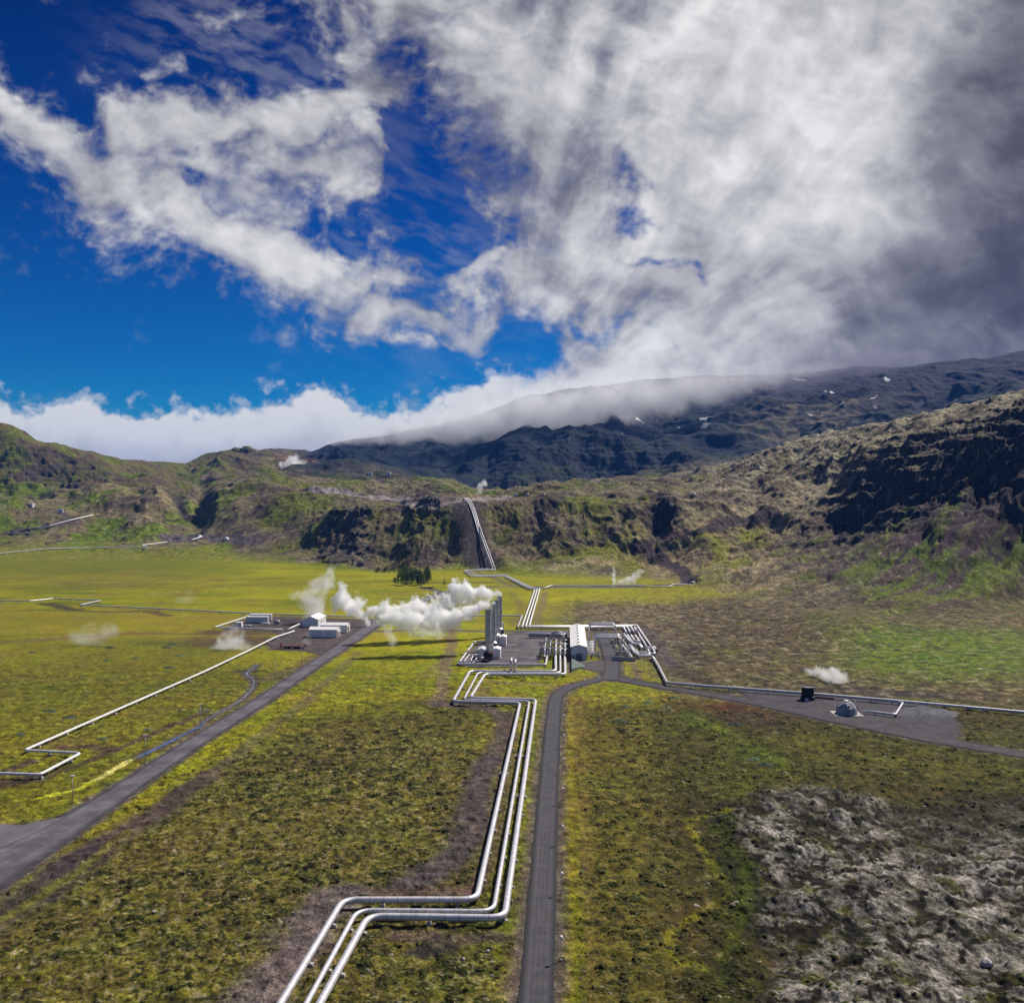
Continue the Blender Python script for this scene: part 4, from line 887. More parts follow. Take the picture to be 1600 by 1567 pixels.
# ---------------------------------------------------------------- buildings
def gable(label,x,y,rz,wd,dp,eave,apex,ridge='y',wallm=None,roofm=None,name='shed',cat='shed',trim=True,door=None,group=None,vents=0,panels=True,over=.2,endm=None):
    """x,y = middle of the near wall; local +y runs away from it"""
    r=thing(name,label,cat,(x,y,0),rz,group); wallm=wallm or M_WHITE; roofm=roofm or M_ROOFW
    bm=bmesh.new(); w=wd/2
    if ridge=='y':
        f=[(-w,0,-.2),(w,0,-.2),(w,0,eave),(0,0,apex),(-w,0,eave)]; b=[(p[0],dp,p[2]) for p in f]
        A=[bm.verts.new(p) for p in f];B=[bm.verts.new(p) for p in b]; bm.faces.new(A); bm.faces.new(B[::-1]); bm.faces.new((A[0],A[4],B[4],B[0])); bm.faces.new((A[1],B[1],B[2],A[2]))
        roof=[(-w-over,-over,eave-.06),(0,-over,apex+.12),(w+over,-over,eave-.06)]; d=Vector((0,dp+2*over,0))
    else:
        f=[(w,0,-.2),(w,dp,-.2),(w,dp,eave),(w,dp/2,apex),(w,0,eave)]; b=[(-p[0],p[1],p[2]) for p in f]
        A=[bm.verts.new(p) for p in f];B=[bm.verts.new(p) for p in b]; bm.faces.new(A); bm.faces.new(B[::-1]); bm.faces.new((A[0],A[4],B[4],B[0])); bm.faces.new((A[1],B[1],B[2],A[2]))
        roof=[(w+over,-over,eave-.06),(w+over,dp/2,apex+.12),(w+over,dp+over,eave-.06)]; d=Vector((-wd-2*over,0,0))
    bmesh.ops.recalc_face_normals(bm,faces=bm.faces); obj('wall',bm,wallm,r)
    bm=bmesh.new(); lo=[bm.verts.new(Vector(p)) for p in roof]; hi=[bm.verts.new(Vector(p)+Vector((0,0,.14))) for p in roof]; lo2=[bm.verts.new(Vector(p)+d) for p in roof]; hi2=[bm.verts.new(Vector(p)+d+Vector((0,0,.14))) for p in roof]
    for i in (0,1):
        bm.faces.new((hi[i],hi[i+1],hi2[i+1],hi2[i])); bm.faces.new((lo[i+1],lo[i],lo2[i],lo2[i+1])); bm.faces.new((lo[i],lo[i+1],hi[i+1],hi[i])); bm.faces.new((lo2[i+1],lo2[i],hi2[i],hi2[i+1]))
    bm.faces.new((lo[0],hi[0],hi2[0],lo2[0])); bm.faces.new((hi[2],lo[2],lo2[2],hi2[2])); bmesh.ops.recalc_face_normals(bm,faces=bm.faces); rf=obj('roof',bm,roofm,r)
    if trim:
        bm=bmesh.new()
        for sx in (-1,1): box(bm,(sx*(w-.09),-.03,0),(.22,.06,eave-.15))
        obj('corner_trim',bm,M_TRIM if trim!='light' else M_WHITE,r)
        bm=bmesh.new(); box(bm,(0,-.035,0),(wd-.5,.06,.35)); obj('plinth',bm,M_CONC,r)
    if door:
        for (dx,dw,dh,face) in door:
            bm=bmesh.new()
            if face=='f': box(bm,(dx,-.05,.05),(dw,.1,dh))
            else: box(bm,(w+.04,dx,.05),(.1,dw,dh))
            dr=obj('door',bm,M_DOOR if face=='f' else M_BROWN,r)
            if face=='f' and dw>2:
                bm=bmesh.new()
                for k in range(3): box(bm,(dx-.8+.8*k,-.115,dh*.33),(.55,.03,.7))
                obj('window',bm,M_GLASS,dr)
    for k in range(vents):
        t=(k+.6)/(vents+.3); bm=bmesh.new(); yy=dp*t if ridge=='y' else 0
        box(bm,(-.05,yy,apex+.27),(.75,.5,.28),0,.8); box(bm,(-.05,yy,apex+.55),(1.0,.7,.1)); obj('roof_vent',bm,M_TRIM,rf)
    return r
fl=gp(891.7,1031.2); fr=gp(917,1031.2); mid=(fl+fr)/2
gable('long pale gabled hall with a row of roof vents and grey roller door',mid.x,mid.y,-TH,7.15,70,5.75,6.6,'y',M_BLUEW,M_ROOFW,'plant_hall','building',True,[(.2,2.75,2.9,'f'),(-2.4,.8,2.1,'f')],None,7)
# small huts at the stacks
for (xl,xr,yb,dp,ea,ap,lab,rm) in [(768.6,781.2,1029.0,7,4.1,4.45,'white hut just right of the front stack foot',None),(746.6,757.8,1029.4,7,4.1,4.45,'white hut with bluish roof left of the front stack foot',M_BLUEW),(779.6,790.4,1008.8,7,4.1,4.45,'white hut right of the rear stacks, farther from the camera',None),(765,769.5,1007,6,3.6,3.9,'narrow hut between the stacks, mostly hidden',M_BLUEW)]:
    a,b=gp(xl,yb),gp(xr,yb); gable(lab,(a.x+b.x)/2,a.y,-TH,b.x-a.x,dp,ea,ap,'y',M_WHITE,rm,'hut','hut',True,None,'huts at the stack feet')
# well yard
a,b=gp(482.2,996.3),gp(526.3,996.6); gable('white long shed with brown end, nearest the road in the well yard',(a.x+b.x)/2,a.y,-TH,b.x-a.x,7.5,4.1,5.0,'x',M_WHITE,M_ROOFW,'shed','shed','light',[(2.0,2.6,3.0,'r'),(5.4,1.6,2.4,'r')])
a,b=gp(500,988.6),gp(542.5,988.8); gable('white shed with brown end standing right behind the nearest shed',(a.x+b.x)/2,a.y,-TH,b.x-a.x,6.5,4.0,4.9,'x',M_WHITE,M_ROOFW,'shed','shed','light',[(2.6,2.8,3.0,'r')])
a,b=gp(472.8,980),gp(497,980); gable('tall white gabled shed at the back of the well yard, steam rising behind it',(a.x+b.x)/2,a.y,-TH+.0,b.x-a.x,17,4.2,5.9,'y',M_WHITE,M_ROOFW,'shed','shed','light',[(8,2.4,2.8,'r')])
def container(lab,xl,xr,yb,h,dp):
    a,b=gp(xl,yb),gp(xr,yb); r=thing('container',lab,'container',((a.x+b.x)/2,a.y,0),-TH,'white containers in the well yard'); w=b.x-a.x
    bm=bmesh.new(); box(bm,(0,dp/2,.25),(w,dp,h-.25)); obj('body',bm,M_BLUEW,r)
    bm=bmesh.new(); 
    for k in range(int(w/.6)): box(bm,(-w/2+.3+k*.6,-.03,.4),(.25,.06,h-.75))
    obj('ribs',bm,M_WHITE,r)
    bm=bmesh.new(); box(bm,(0,dp/2,h+.004),(w+.1,dp+.1,.12)); obj('roof',bm,M_ROOFW,r)
    bm=bmesh.new(); box(bm,(w/2+.03,dp/2,.35),(.06,dp*.85,h-.6)); obj('door',bm,M_GREYW,r)
container('white container with ribbed side, front one of the pair in the well yard',384,418,973.6,3.6,3.2); container('white container directly behind the front one in the well yard',389,423.5,969.8,3.6,3.2)
a=gp(372.5,979.8); r=thing('tank_hut','small white box hut with a flat roof beside the containers','hut',(a.x,a.y,0),-TH); bm=bmesh.new(); box(bm,(0,1.4,0),(3.4,2.8,2.6)); obj('wall',bm,M_WHITE,r); bm=bmesh.new(); box(bm,(0,1.4,2.604),(3.7,3.1,.15)); obj('roof',bm,M_ROOFW,r)
bm=bmesh.new(); box(bm,(.6,-.03,0),(.8,.06,1.9)); obj('door',bm,M_GREYW,r)
def lying_tank(lab,px,py,ln,dia,rz,m=None):
    p=gp(px,py); r=thing('vessel',lab,'vessel',(p.x,p.y,0),rz); z=dia/2+.5
    P=[Vector((x,0,z)) for x in (-ln/2-.25*dia,-ln/2-.12*dia,-ln/2,ln/2,ln/2+.12*dia,ln/2+.25*dia)]
    link('shell',tube_mesh([(P,[dia*.12,dia*.38,dia/2,dia/2,dia*.38,dia*.12])],12),m or M_ALU,r)
    for s in (-.3,.3): bm=bmesh.new(); box(bm,(s*ln,0,-.1),(.4,dia*.8,.85)); obj('leg',bm,M_CONC,r)
lying_tank('white lying vessel in front of the containers',415,977.5,4.5,1.3,-TH,M_ALUW); lying_tank('round grey vessel beside the containers',432.5,976.6,2.6,2.4,-TH,M_ALUD)
lying_tank('white lying pipe stub right of the small box hut',387,979.6,4.5,.8,-TH,M_ALUW)
def trailer(lab,xl,xr,yb,h):
    a,b=gp(xl,yb),gp(xr,yb); w=b.x-a.x; r=thing('flatbed_trailer',lab,'trailer',((a.x+b.x)/2,a.y+1,0),-TH)
    bm=bmesh.new(); box(bm,(0,0,.95),(w,2.5,.25)); box(bm,(0,-1.22,.75),(w*.98,.06,.5)); obj('bed',bm,M_REDP,r)
    bm=bmesh.new(); box(bm,(-w/2+.25,0,1.204),(.5,2.5,h)); obj('headboard',bm,M_REDP,r)
    bm=bmesh.new(); box(bm,(w/2-.15,0,1.204),(.3,2.5,h*.55)); obj('tailboard',bm,M_REDP,r)
    for k in (-.28,-.14,.08,.2,.32):
        for s in (-1,1):
            P=[Vector((k*w,s*1.05-.15,.5)),Vector((k*w,s*1.05+.15,.5))]; link('wheel',tube_mesh([(P,.5)],12),M_BLACK,r)
trailer('dark red flatbed trailer parked at the edge of the well yard',437,477.5,1013.6,1.3); trailer('dark red flatbed parked in front of the conifer grove',657,677.5,919.6,1.6)
# ---------------------------------------------------------------- stacks
def lathe(prof,seg=20):
    bm=bmesh.new(); rings=[]
    for r,z in prof: rings.append([bm.verts.new((r*math.cos(2*math.pi*k/seg),r*math.sin(2*math.pi*k/seg),z)) for k in range(seg)])
    for a,b in zip(rings[:-1],rings[1:]):
        for k in range(seg): bm.faces.new((a[k],a[(k+1)%seg],b[(k+1)%seg],b[k]))
    bm.faces.new(rings[0][::-1]); return bm
for px,d,h,lab in ((762.7,409,22.5,'grey panelled exhaust stack nearest the camera, with a blackened drum at its foot'),(770.6,437,21.8,'second grey exhaust stack, partly hidden by the front one'),(775.6,463,20.9,'third grey exhaust stack from the front'),(780.6,484,20.6,'rearmost and rightmost grey exhaust stack')):
    p=Vector(((px-CX)/F*d,d,0)); r=thing('exhaust_stack',lab,'chimney',p,-TH,'four exhaust stacks')
    R_=1.38
    prof=[(R_,8.2)]+[]; 
    bm=lathe([(R_,8.2),(R_,h-.4),(R_+.12,h-.4),(R_+.12,h),(R_-.2,h),(R_-.2,h-2)],12); obj('shaft',bm,M_STACK,r)
    for k in range(9):
        bm=bmesh.new(); z=8.6+k*(h-9.6)/8
        rs=[[bm.verts.new((rr*math.cos(2*math.pi*j/12),rr*math.sin(2*math.pi*j/12),zz)) for j in range(12)] for rr,zz in ((R_-.05,z),(R_+.05,z),(R_+.05,z+.16),(R_-.05,z+.16))]
        for A_,B_ in zip(rs[:-1],rs[1:]):
            for j in range(12): bm.faces.new((A_[j],A_[(j+1)%12],B_[(j+1)%12],B_[j]))
        obj('joint_ring',bm,M_STAIN,r)
    bm=bmesh.new(); box(bm,(.95,-1.35,8.4),(.3,.3,h-8.8)); obj('ladder_duct',bm,M_GREYW,r)
    bm=lathe([(1.15,4.4),(1.0,5.2),(1.0,8.1),(R_+.06,8.25)],16); obj('neck',bm,M_STAIN,r)
    bm=lathe([(2.0,3.3),(1.95,3.6),(1.15,4.35)],16); obj('cone',bm,M_STAIN if d>420 else M_RUST,r)
    bm=lathe([(1.75,-.1),(1.9,1.9),(2.15,1.95),(2.15,3.2),(2.0,3.25)],18); obj('drum',bm,M_BLACK,r)
    bm=bmesh.new(); box(bm,(.6,-1.95,0),(2.0,.5,1.9),.2,.9); obj('access_box',bm,M_RUST,r)
    P=[Vector((1.0,1.6,.5)),Vector((1.0,1.6,6.6)),Vector((1.9,1.6,6.6)),Vector((1.9,1.6,.3))]; link('riser_pipe',tube_mesh([(fillet(P,.8,5),.3)],8),M_ALUW,r)
p=gp(765,1035); r=thing('lying_pump','black pump set lying at the foot of the front stack','pump',(p.x-2,p.y,0),-TH); bm=bmesh.new(); box(bm,(0,0,0),(3.2,1.4,.35)); obj('skid',bm,M_BLACK,r); link('motor',tube_mesh([([Vector((-1.1,0,.9)),Vector((.4,0,.9))],.55)],12),M_BLACK,r); link('pump_casing',tube_mesh([([Vector((.5,0,.8)),Vector((1.3,0,.8))],.4)],10),M_RUST,r)
# ---------------------------------------------------------------- pipe yard left of the hall
def wtube(name,label,paths,m,cat='pipe',group=None,seg=8,r=1.0,posts=()):
    P0=Vector(paths[0][0][0]); base=Vector((P0.x,P0.y,0)); root=thing(name,label,cat,base,0,group)
    for pts,dia in paths: link('pipe',tube_mesh([([q-base for q in fillet([Vector(v) for v in pts],r)],dia/2)],seg),m,root)
    for q in posts:
        bm=bmesh.new(); box(bm,(q[0]-base.x,q[1]-base.y,-.1),(.4,.4,q[2]+.1)); obj('post',bm,M_STEEL,root)
    return root
U=Vector((math.sin(TH),math.cos(TH),0)); V=Vector((math.cos(TH),-math.sin(TH),0))
O=Vector((fl.x,fl.y,0))                       # front left foot of the hall
def Lc(u,v,z): return tuple(O+U*u+V*v+Vector((0,0,z)))
names=['nearest','second nearest','third','fourth','fifth','sixth','rearmost']
for k,u in enumerate((4,10,17,24,31,37,42)):
    hgt=2.4+(k%2)*.7; ln=(14,13.4,13,10,9,8.6,8.2)[k]
    wtube('cross_pipe','grey cross pipe entering the left wall of the hall, %s of the row'%names[k],[([Lc(u,-.1,hgt),Lc(u,-ln,hgt)],.75),([Lc(u+1.3,-.1,hgt+.1),Lc(u+1.3,-ln+1.5,hgt+.1)],.5)],M_ALUD,group='cross pipes left of the hall',posts=[Lc(u,-ln*.3,hgt-.3),Lc(u,-ln*.75,hgt-.3)])
for k,v in enumerate((-2.6,-4.7,-6.7,-9.3,-11.6)):
    lo,hi_=((-1,24),(-1,27),(-1,33),(3,36),(0,38))[k]
    wtube('header_pipe','silver header pipe above the cross pipes, %s from the hall wall'%('first','second','third','fourth','fifth')[k],[([Lc(lo,v,1.35),Lc(lo+2,v,1.35),Lc(lo+4,v,3.9),Lc(hi_,v,3.9),Lc(hi_+1.6,v,1.2)],(.95,.8,.95,.6,.6)[k])],M_ALU,group='header pipes left of the hall',posts=[Lc(lo+8,v,3.4),Lc(hi_-5,v,3.4)])
    for j in range(4):
        b=Vector(Lc(lo+6+j*(hi_-lo-9)/3.,v,3.9)); bm=bmesh.new(); box(bm,(0,0,-.5),(1.1,.5,1.0)); box(bm,(0,0,.504),(.3,.3,.5)); box(bm,(0,0,1.01),(.9,.9,.08))
        if j in (0,2): t=obj('valve',bm,M_WHITE if (k+j)%3 else M_STEEL); t.location=b; t.rotation_euler.z=-TH; tag(t,'white handwheel valve on the header pipes left of the hall' if (k+j)%3 else 'dark handwheel valve on the header pipes left of the hall','valve','valves left of the hall')
lying_tank('long dark lying vessel at the far left corner of the pipe yard',856,997,19,2.1,-TH,M_ALUD)
for k,u in enumerate((30,36)):
    wtube('pipe_arch','dark arched pipe left of the hall, %s of the two'%('nearer','farther')[k],[([Lc(u,-3,.3),Lc(u,-3,7.2),Lc(u,-9.5,7.2),Lc(u,-9.5,.3)],1.1)],M_ALUD,'pipe arch','pipe arches left of the hall',10,3.1)
for k,(x,y) in enumerate(((852.5,1008),(849,1029))):
    p=gp(x,y); r=thing('pipe_rack','low grey pipe rack on the grass left of the pipe yard, %s one'%('farther','nearer')[k],'pipe rack',p,-TH,'low pipe racks'); 
    for j in range(3): link('rail',tube_mesh([([Vector((-3.2,j*1.0-1,.9+.2*j)),Vector((2.6,j*1.0-1.5,.9+.2*j))],.12)],6),M_STEEL,r)
    for s in (-2.4,0,2.2): bm=bmesh.new(); box(bm,(s,-.1,-.05),(.25,2.6,.95)); obj('leg',bm,M_STEEL,r)
# ---------------------------------------------------------------- right of the hall: row of stubs, arches over the drive, manifold
for k in range(9):
    u=6+k*4.6
    wtube('wall_pipe','white-topped pipe leaving the right wall of the hall, number %s from the front'%('one','two','three','four','five','six','seven','eight','nine')[k],[([Lc(u,7.3,1.6),Lc(u,11.4,1.6)],.9)],M_ALUW,group='pipes leaving the right wall',posts=[Lc(u,9.3,1.2)])
ga=gp(929.5,1026.5); v0=(ga-O).dot(V)
for g,(us,h0,v1,leg) in enumerate((((7,10.5,14,17.5),9.0,v0+11.6,.3),((45,49,53),9.6,v0+11.2,.3))):
    for k,u in enumerate(us):
        wtube('pipe_arch','grey square pipe arch spanning the drive, %s of the %s group'%(('nearest','second','third','fourth')[k],('front','rear')[g]),[([Lc(u,v0-(0 if g==0 else 1.5),.2),Lc(u,v0-(0 if g==0 else 1.5),h0),Lc(u,v1,h0),Lc(u,v1,leg)],.72)],M_ALU,'pipe arch','pipe arches over the drive',8,1.4)
for k in range(4):
    p=Vector(Lc(7+3.5*k,v0+1.6,0)); bm=bmesh.new(); box(bm,(0,0,0),(1.0,.8,1.2),0,.9); box(bm,(0,0,1.204),(.4,.4,.5)); t=obj('valve_block',bm,M_CONC); t.location=p; tag(t,'concrete valve block at the left foot of the front pipe arches','valve block','valve blocks under the front arches')
def mp(x,y,z=1.4): return tuple(gp(910+.09375*x,950+.09375*y,z))
mani=[('long outer manifold pipe on the right edge of the plant',[mp(915,292),mp(1140,640)],1.0,M_ALUW),('long second manifold pipe beside the outer one',[mp(872,320),mp(1072,650)],1.0,M_ALUW)]
mani+=[('upper short manifold pipe, %s of three'%w,[mp(*a),mp(*b)],.95,M_ALUW) for w,a,b in (('left',(690,318),(732,412)),('middle',(747,306),(800,405)),('right',(806,300),(862,405)))]
mani+=[('lower short manifold pipe, %s of three'%w,[mp(*a),mp(*b)],.95,M_ALUW) for w,a,b in (('left',(752,450),(812,540)),('middle',(812,448),(872,546)),('right',(880,448),(950,556)))]
mani+=[('cross header at the lower end of the short manifold pipes',[mp(800,540),mp(968,552)],.9,M_ALU),('humped pipe from the arches to the upper manifold, rear one',[mp(640,440,2),mp(690,425,3.2),mp(770,520,1.6),mp(860,585,1.4),mp(955,588,1.4),mp(1005,668)],1.0,M_ALU),('humped pipe from the arches to the upper manifold, front one',[mp(650,480,2),mp(700,455,3.2),mp(775,545,1.6),mp(862,604,1.4),mp(950,607,1.4),mp(985,668)],1.0,M_ALU),
('humped pipe from the front arches to the corner, rear one',[mp(720,630,2),mp(790,610,3.),mp(860,680,1.6),mp(945,745,1.4),mp(1215,760,1.4),mp(1165,650)],1.0,M_ALU),('humped pipe from the front arches to the corner, middle one',[mp(730,665,2),mp(800,640,3),mp(865,715,1.6),mp(950,775,1.4),mp(1130,772,1.4),mp(1095,690)],1.0,M_ALU),('humped pipe from the front arches to the corner, front one',[mp(740,695,2),mp(810,668,3),mp(870,740,1.6),mp(960,802,1.4),mp(1165,800,1.4),mp(1200,868,1.2)],1.1,M_ALU),
('cross header near the right corner of the manifold',[mp(1015,660),mp(1150,662)],.9,M_ALU),('second cross header below the right corner',[mp(965,715),mp(1060,725)],.8,M_ALUW),('short outer stub at the right corner of the manifold',[mp(1195,635),mp(1250,715)],.7,M_ALUW),
('upright-looking header beside the arch feet, upper one',[mp(600,430,2),mp(650,530,2)],.8,M_ALUW),('header beside the arch feet, middle one',[mp(680,545,2),mp(730,625,2)],.8,M_ALUW),('header beside the arch feet, lower one',[mp(672,615,2),mp(750,738,2)],.8,M_ALUW),('header beside the arch feet, lowest one',[mp(775,735,1.6),mp(838,838,1)],.7,M_ALUW)]
for lab,P,d,m in mani:
    Pm=[Vector(p) for p in P]
    FPm=fillet(Pm,1.6); base=Vector((Pm[0].x,Pm[0].y,0)); root=thing('manifold_pipe','silver '+lab,'pipe',base,0,'manifold pipes right of the drive'); link('pipe',tube_mesh([([q-base for q in FPm],d/2)],8),m,root); add_supports(root,FPm,d,6,base)
for k,(x,y) in enumerate(((770,400),(830,410),(905,380),(920,420),(690,560),(700,600),(655,650),(690,690),(780,790),(1040,690),(1060,660),(1240,700),(1130,650),(780,770),(650,720))):
    p=Vector(mp(x,y,2.2)); bm=bmesh.new(); box(bm,(0,0,-1.0),(.8,.8,1.5)); box(bm,(0,0,.504),(.25,.25,.7)); box(bm,(0,0,1.21),(.9,.9,.08)); t=obj('valve',bm,M_STEEL if k%2 else M_WHITE); t.location=p; tag(t,'%s handwheel valve among the manifold pipes right of the drive'%('dark','white')[(k+1)%2],'valve','valves of the manifold')
def mb(x,y): return gp(910+.09375*x,950+.09375*y)
a=mb(690,880); bm=bmesh.new(); box(bm,(0,0,-.1),(10.5,.4,2.0)); t=obj('retaining_wall',bm,M_CONC); t.location=a; t.rotation_euler.z=-R(10); tag(t,'low grey retaining wall at the front of the manifold','wall')
for k,(x,y,w,h_) in enumerate(((520,585,3.2,1.7),(610,790,3.5,2.2),(720,790,2.6,2.6),(540,650,2.4,1.2))):
    a=mb(x,y); r=thing('pump_skid','grey valve skid right of the drive, %s'%('beside the bend of the drive','at the foot of the front arches','behind the retaining wall','low one next to the asphalt')[k],'skid',a,-TH,'valve skids right of the drive'); bm=bmesh.new(); box(bm,(0,0,0),(w,2.2,.4)); obj('base',bm,M_CONC,r)
    bm=bmesh.new(); box(bm,(-w*.2,0,.404),(w*.4,1.3,h_*.7),0,.9); obj('cabinet',bm,M_GREYW,r); link('pipe',tube_mesh([(fillet([Vector((w*.1,0,.4)),Vector((w*.1,0,h_)),Vector((w*.45,0,h_)),Vector((w*.45,0,.4))],.4,4),.2)],8),M_ALUW,r)
a=gp(893,1043); P=[gp(893,1031.8),gp(893,1049.5),gp(915.5,1041)]
bm=bmesh.new(); lo=[bm.verts.new((p.x,p.y,0)) for p in P]; hi2=[bm.verts.new((p.x,p.y,h_)) for p,h_ in zip(P,(1.3,1.3,.12))]
bm.faces.new(hi2); bm.faces.new(lo[::-1])
for i in range(3): bm.faces.new((lo[i],lo[(i+1)%3],hi2[(i+1)%3],hi2[i]))
bmesh.ops.recalc_face_normals(bm,faces=bm.faces); tag(obj('ramp',bm,surf('mossy_concrete',(.13,.16,.14),.9)),'triangular grey green ramp slab in front of the hall','ramp')
# ---------------------------------------------------------------- right hand pad
c=gp(1328.5,1118.5); c.y+=3.3; r=thing('geodesic_dome','white faceted dome shelter with a grey door on a concrete slab by the gravel road','dome',(c.x,c.y,0),-.05)
bm=bmesh.new(); bmesh.ops.create_icosphere(bm,subdivisions=2,radius=3.45); bmesh.ops.rotate(bm,verts=bm.verts,matrix=Matrix.Rotation(.3,3,'Z'))
for v in bm.verts: v.co.z=v.co.z*1.1+.55
bmesh.ops.bisect_plane(bm,geom=bm.verts[:]+bm.edges[:]+bm.faces[:],plane_co=(0,0,.05),plane_no=(0,0,1),clear_inner=True)
dm=surf('dome_panels',(.84,.84,.85),.5,0,.12,.5,c2=(.68,.68,.71)); sh_=obj('shell',bm,dm,r)
bm=bmesh.new(); bmesh.ops.create_icosphere(bm,subdivisions=2,radius=3.47); bmesh.ops.rotate(bm,verts=bm.verts,matrix=Matrix.Rotation(.3,3,'Z'))
for v in bm.verts: v.co.z=v.co.z*1.1+.55
bmesh.ops.bisect_plane(bm,geom=bm.verts[:]+bm.edges[:]+bm.faces[:],plane_co=(0,0,.05),plane_no=(0,0,1),clear_inner=True)
bmesh.ops.wireframe(bm,faces=bm.faces[:],thickness=.09,use_even_offset=True); obj('seams',bm,M_GREYW,sh_)
bm=bmesh.new(); box(bm,(-.1,-3.35,.1),(1.2,.9,2.3)); obj('door',bm,M_GREYW,r)
bm=bmesh.new(); box(bm,(0,0,4.15),(1.5,1.5,.25),.3); obj('roof_hatch',bm,M_WHITE,r)
bm=bmesh.new(); box(bm,(-.1,-3.0,2.7),(.5,.4,.45)); obj('vent',bm,M_BLACK,r)
bm=bmesh.new(); box(bm,(0,0,-.05),(9.2,7.2,.16)); obj('slab',bm,M_CONC,r)
link('vent_pipe',tube_mesh([([Vector((2.4,1,2.4)),Vector((3.4,1,4.2))],.1)],6),M_ALUW,r)
c=gp(1265,1094.5); r=thing('silencer_tank','open blackened steel silencer drum on a wider base beside the right pipeline','tank',(c.x,c.y+2,0))
bm=lathe([(2.45,-.1),(2.45,1.1),(2.1,1.3)],24); obj('base',bm,M_BLACK,r)
bm=lathe([(2.1,1.31),(2.1,4.3),(2.22,4.3),(2.22,4.5),(1.95,4.5),(1.95,1.6)],24); obj('drum',bm,M_BLACK,r)
bm=lathe([(2.24,4.36),(2.24,4.54),(1.98,4.54)],24); obj('rim',bm,surf('worn_rim',(.16,.15,.15),.6),r)
link('inlet_pipe',tube_mesh([([Vector((2.2,0,.9)),Vector((9,-.6,.5))],.3)],8),M_RUST,r)
bm=bmesh.new(); box(bm,(-1.2,-2.6,0),(1.2,.5,.9),.1); obj('access_plate',bm,M_WHITE,r)
def heap(label,px,py,rx,ry,h,seed):
    p=gp(px,py); bm=bmesh.new(); n=36; rings=[]
    for i in range(9):
        t=i/8; ring=[]
        for k in range(n):
            a=2*math.pi*k/n; x=math.cos(a)*rx*t;y=math.sin(a)*ry*t; z=h*(1-t**1.4)*(1+.35*float(pnoise(np.array([x*.25+seed]),np.array([y*.25]))[0]))-.15*t; ring.append(bm.verts.new((x,y,z)))
        rings.append(ring)
    for a,b in zip(rings[:-1],rings[1:]):
        for k in range(n): 
            try: bm.faces.new((a[k],b[k],b[(k+1)%n],a[(k+1)%n]))
            except ValueError: pass
    bmesh.ops.remove_doubles(bm,verts=bm.verts,dist=.001); bmesh.ops.recalc_face_normals(bm,faces=bm.faces); t=obj('gravel_heap',bm,M_HEAP,smooth=True,loc=(p.x,p.y,0)); tag(t,label,'gravel heap')
heap('grey gravel heap spread at the right end of the wellhead pad',1448,1114,12,7,1.9,3)
# far pad at the hill foot
c=gp(1082.5,913); r=thing('geodesic_dome','small dark dome at the foot of the hill beside the far pipeline','dome',(c.x,c.y,0)); bm=bmesh.new(); bmesh.ops.create_icosphere(bm,subdivisions=2,radius=3.0); bmesh.ops.bisect_plane(bm,geom=bm.verts[:]+bm.edges[:]+bm.faces[:],plane_co=(0,0,-.1),plane_no=(0,0,1),clear_inner=True); obj('shell',bm,M_GREYW,r); bm=bmesh.new(); box(bm,(0,-2.8,0),(1,.8,2)); obj('door',bm,M_WHITE,r)
c=gp(1112.5,914.8); r=thing('silencer_tank','dark brown square-topped tank at the end of the far pipeline','tank',(c.x,c.y,0)); obj('drum',lathe([(2.0,0),(2.0,4.4),(1.8,4.4),(1.8,1)],16),M_BLACK,r); obj('base',lathe([(2.7,-.1),(2.7,.5),(2.05,.6)],16),M_RUST,r)
def small_dome(label,px,py,rad,m=None):
    p=hit(px,py); r=thing('geodesic_dome',label,'dome',p); bm=bmesh.new(); bmesh.ops.create_icosphere(bm,subdivisions=2,radius=rad); bmesh.ops.bisect_plane(bm,geom=bm.verts[:]+bm.edges[:]+bm.faces[:],plane_co=(0,0,-rad*.4),plane_no=(0,0,1),clear_inner=True); obj('shell',bm,m or M_WHITE,r); bm=bmesh.new(); box(bm,(0,-rad*.92,-.4),(1.2,.8,2.4)); obj('door',bm,M_GREYW,r)
small_dome('white dome on the left hillside pad at the end of the thin pipeline',312,839.5,3.6); small_dome('white dome on the left hillside pad, the right one of the two',354,843,3.6)
small_dome('tiny white dome on the rim above the slope pipes, left of two',824,772.5,1.9); small_dome('tiny white dome on the rim above the slope pipes, right of two',849,772.3,1.9); small_dome('white dome on the rim above the right dirt road',1083,772.5,2.7)
def far_hut(label,px,py,w,h,d=None):
    p=hit(px,py); r=thing('hut',label,'hut',p,random.uniform(-.3,.3)); bm=bmesh.new(); box(bm,(0,0,-2),(w,w*.6,h+2)); obj('wall',bm,M_WHITE,r); bm=bmesh.new(); box(bm,(0,0,h+.004),(w*1.06,w*.66,h*.25),0,.7); obj('roof',bm,M_ROOFW,r); bm=bmesh.new(); box(bm,(0,-w*.3-.04,0),(w*.2,.08,h*.7)); obj('door',bm,M_GREYW,r)
far_hut('white hut at the end of the left hillside track',95,800.5,6,4.5); far_hut('low white hut farther up the left hillside',49,791,8,3.5); far_hut('tiny white hut on the plateau below the steaming slope',578,743,10,6); far_hut('tiny white hut on the plateau, right of the other one',607,742.5,9,5)
far_hut('dark-looking shed on the rim left of the tiny domes',806,774.5,4.5,2.0)
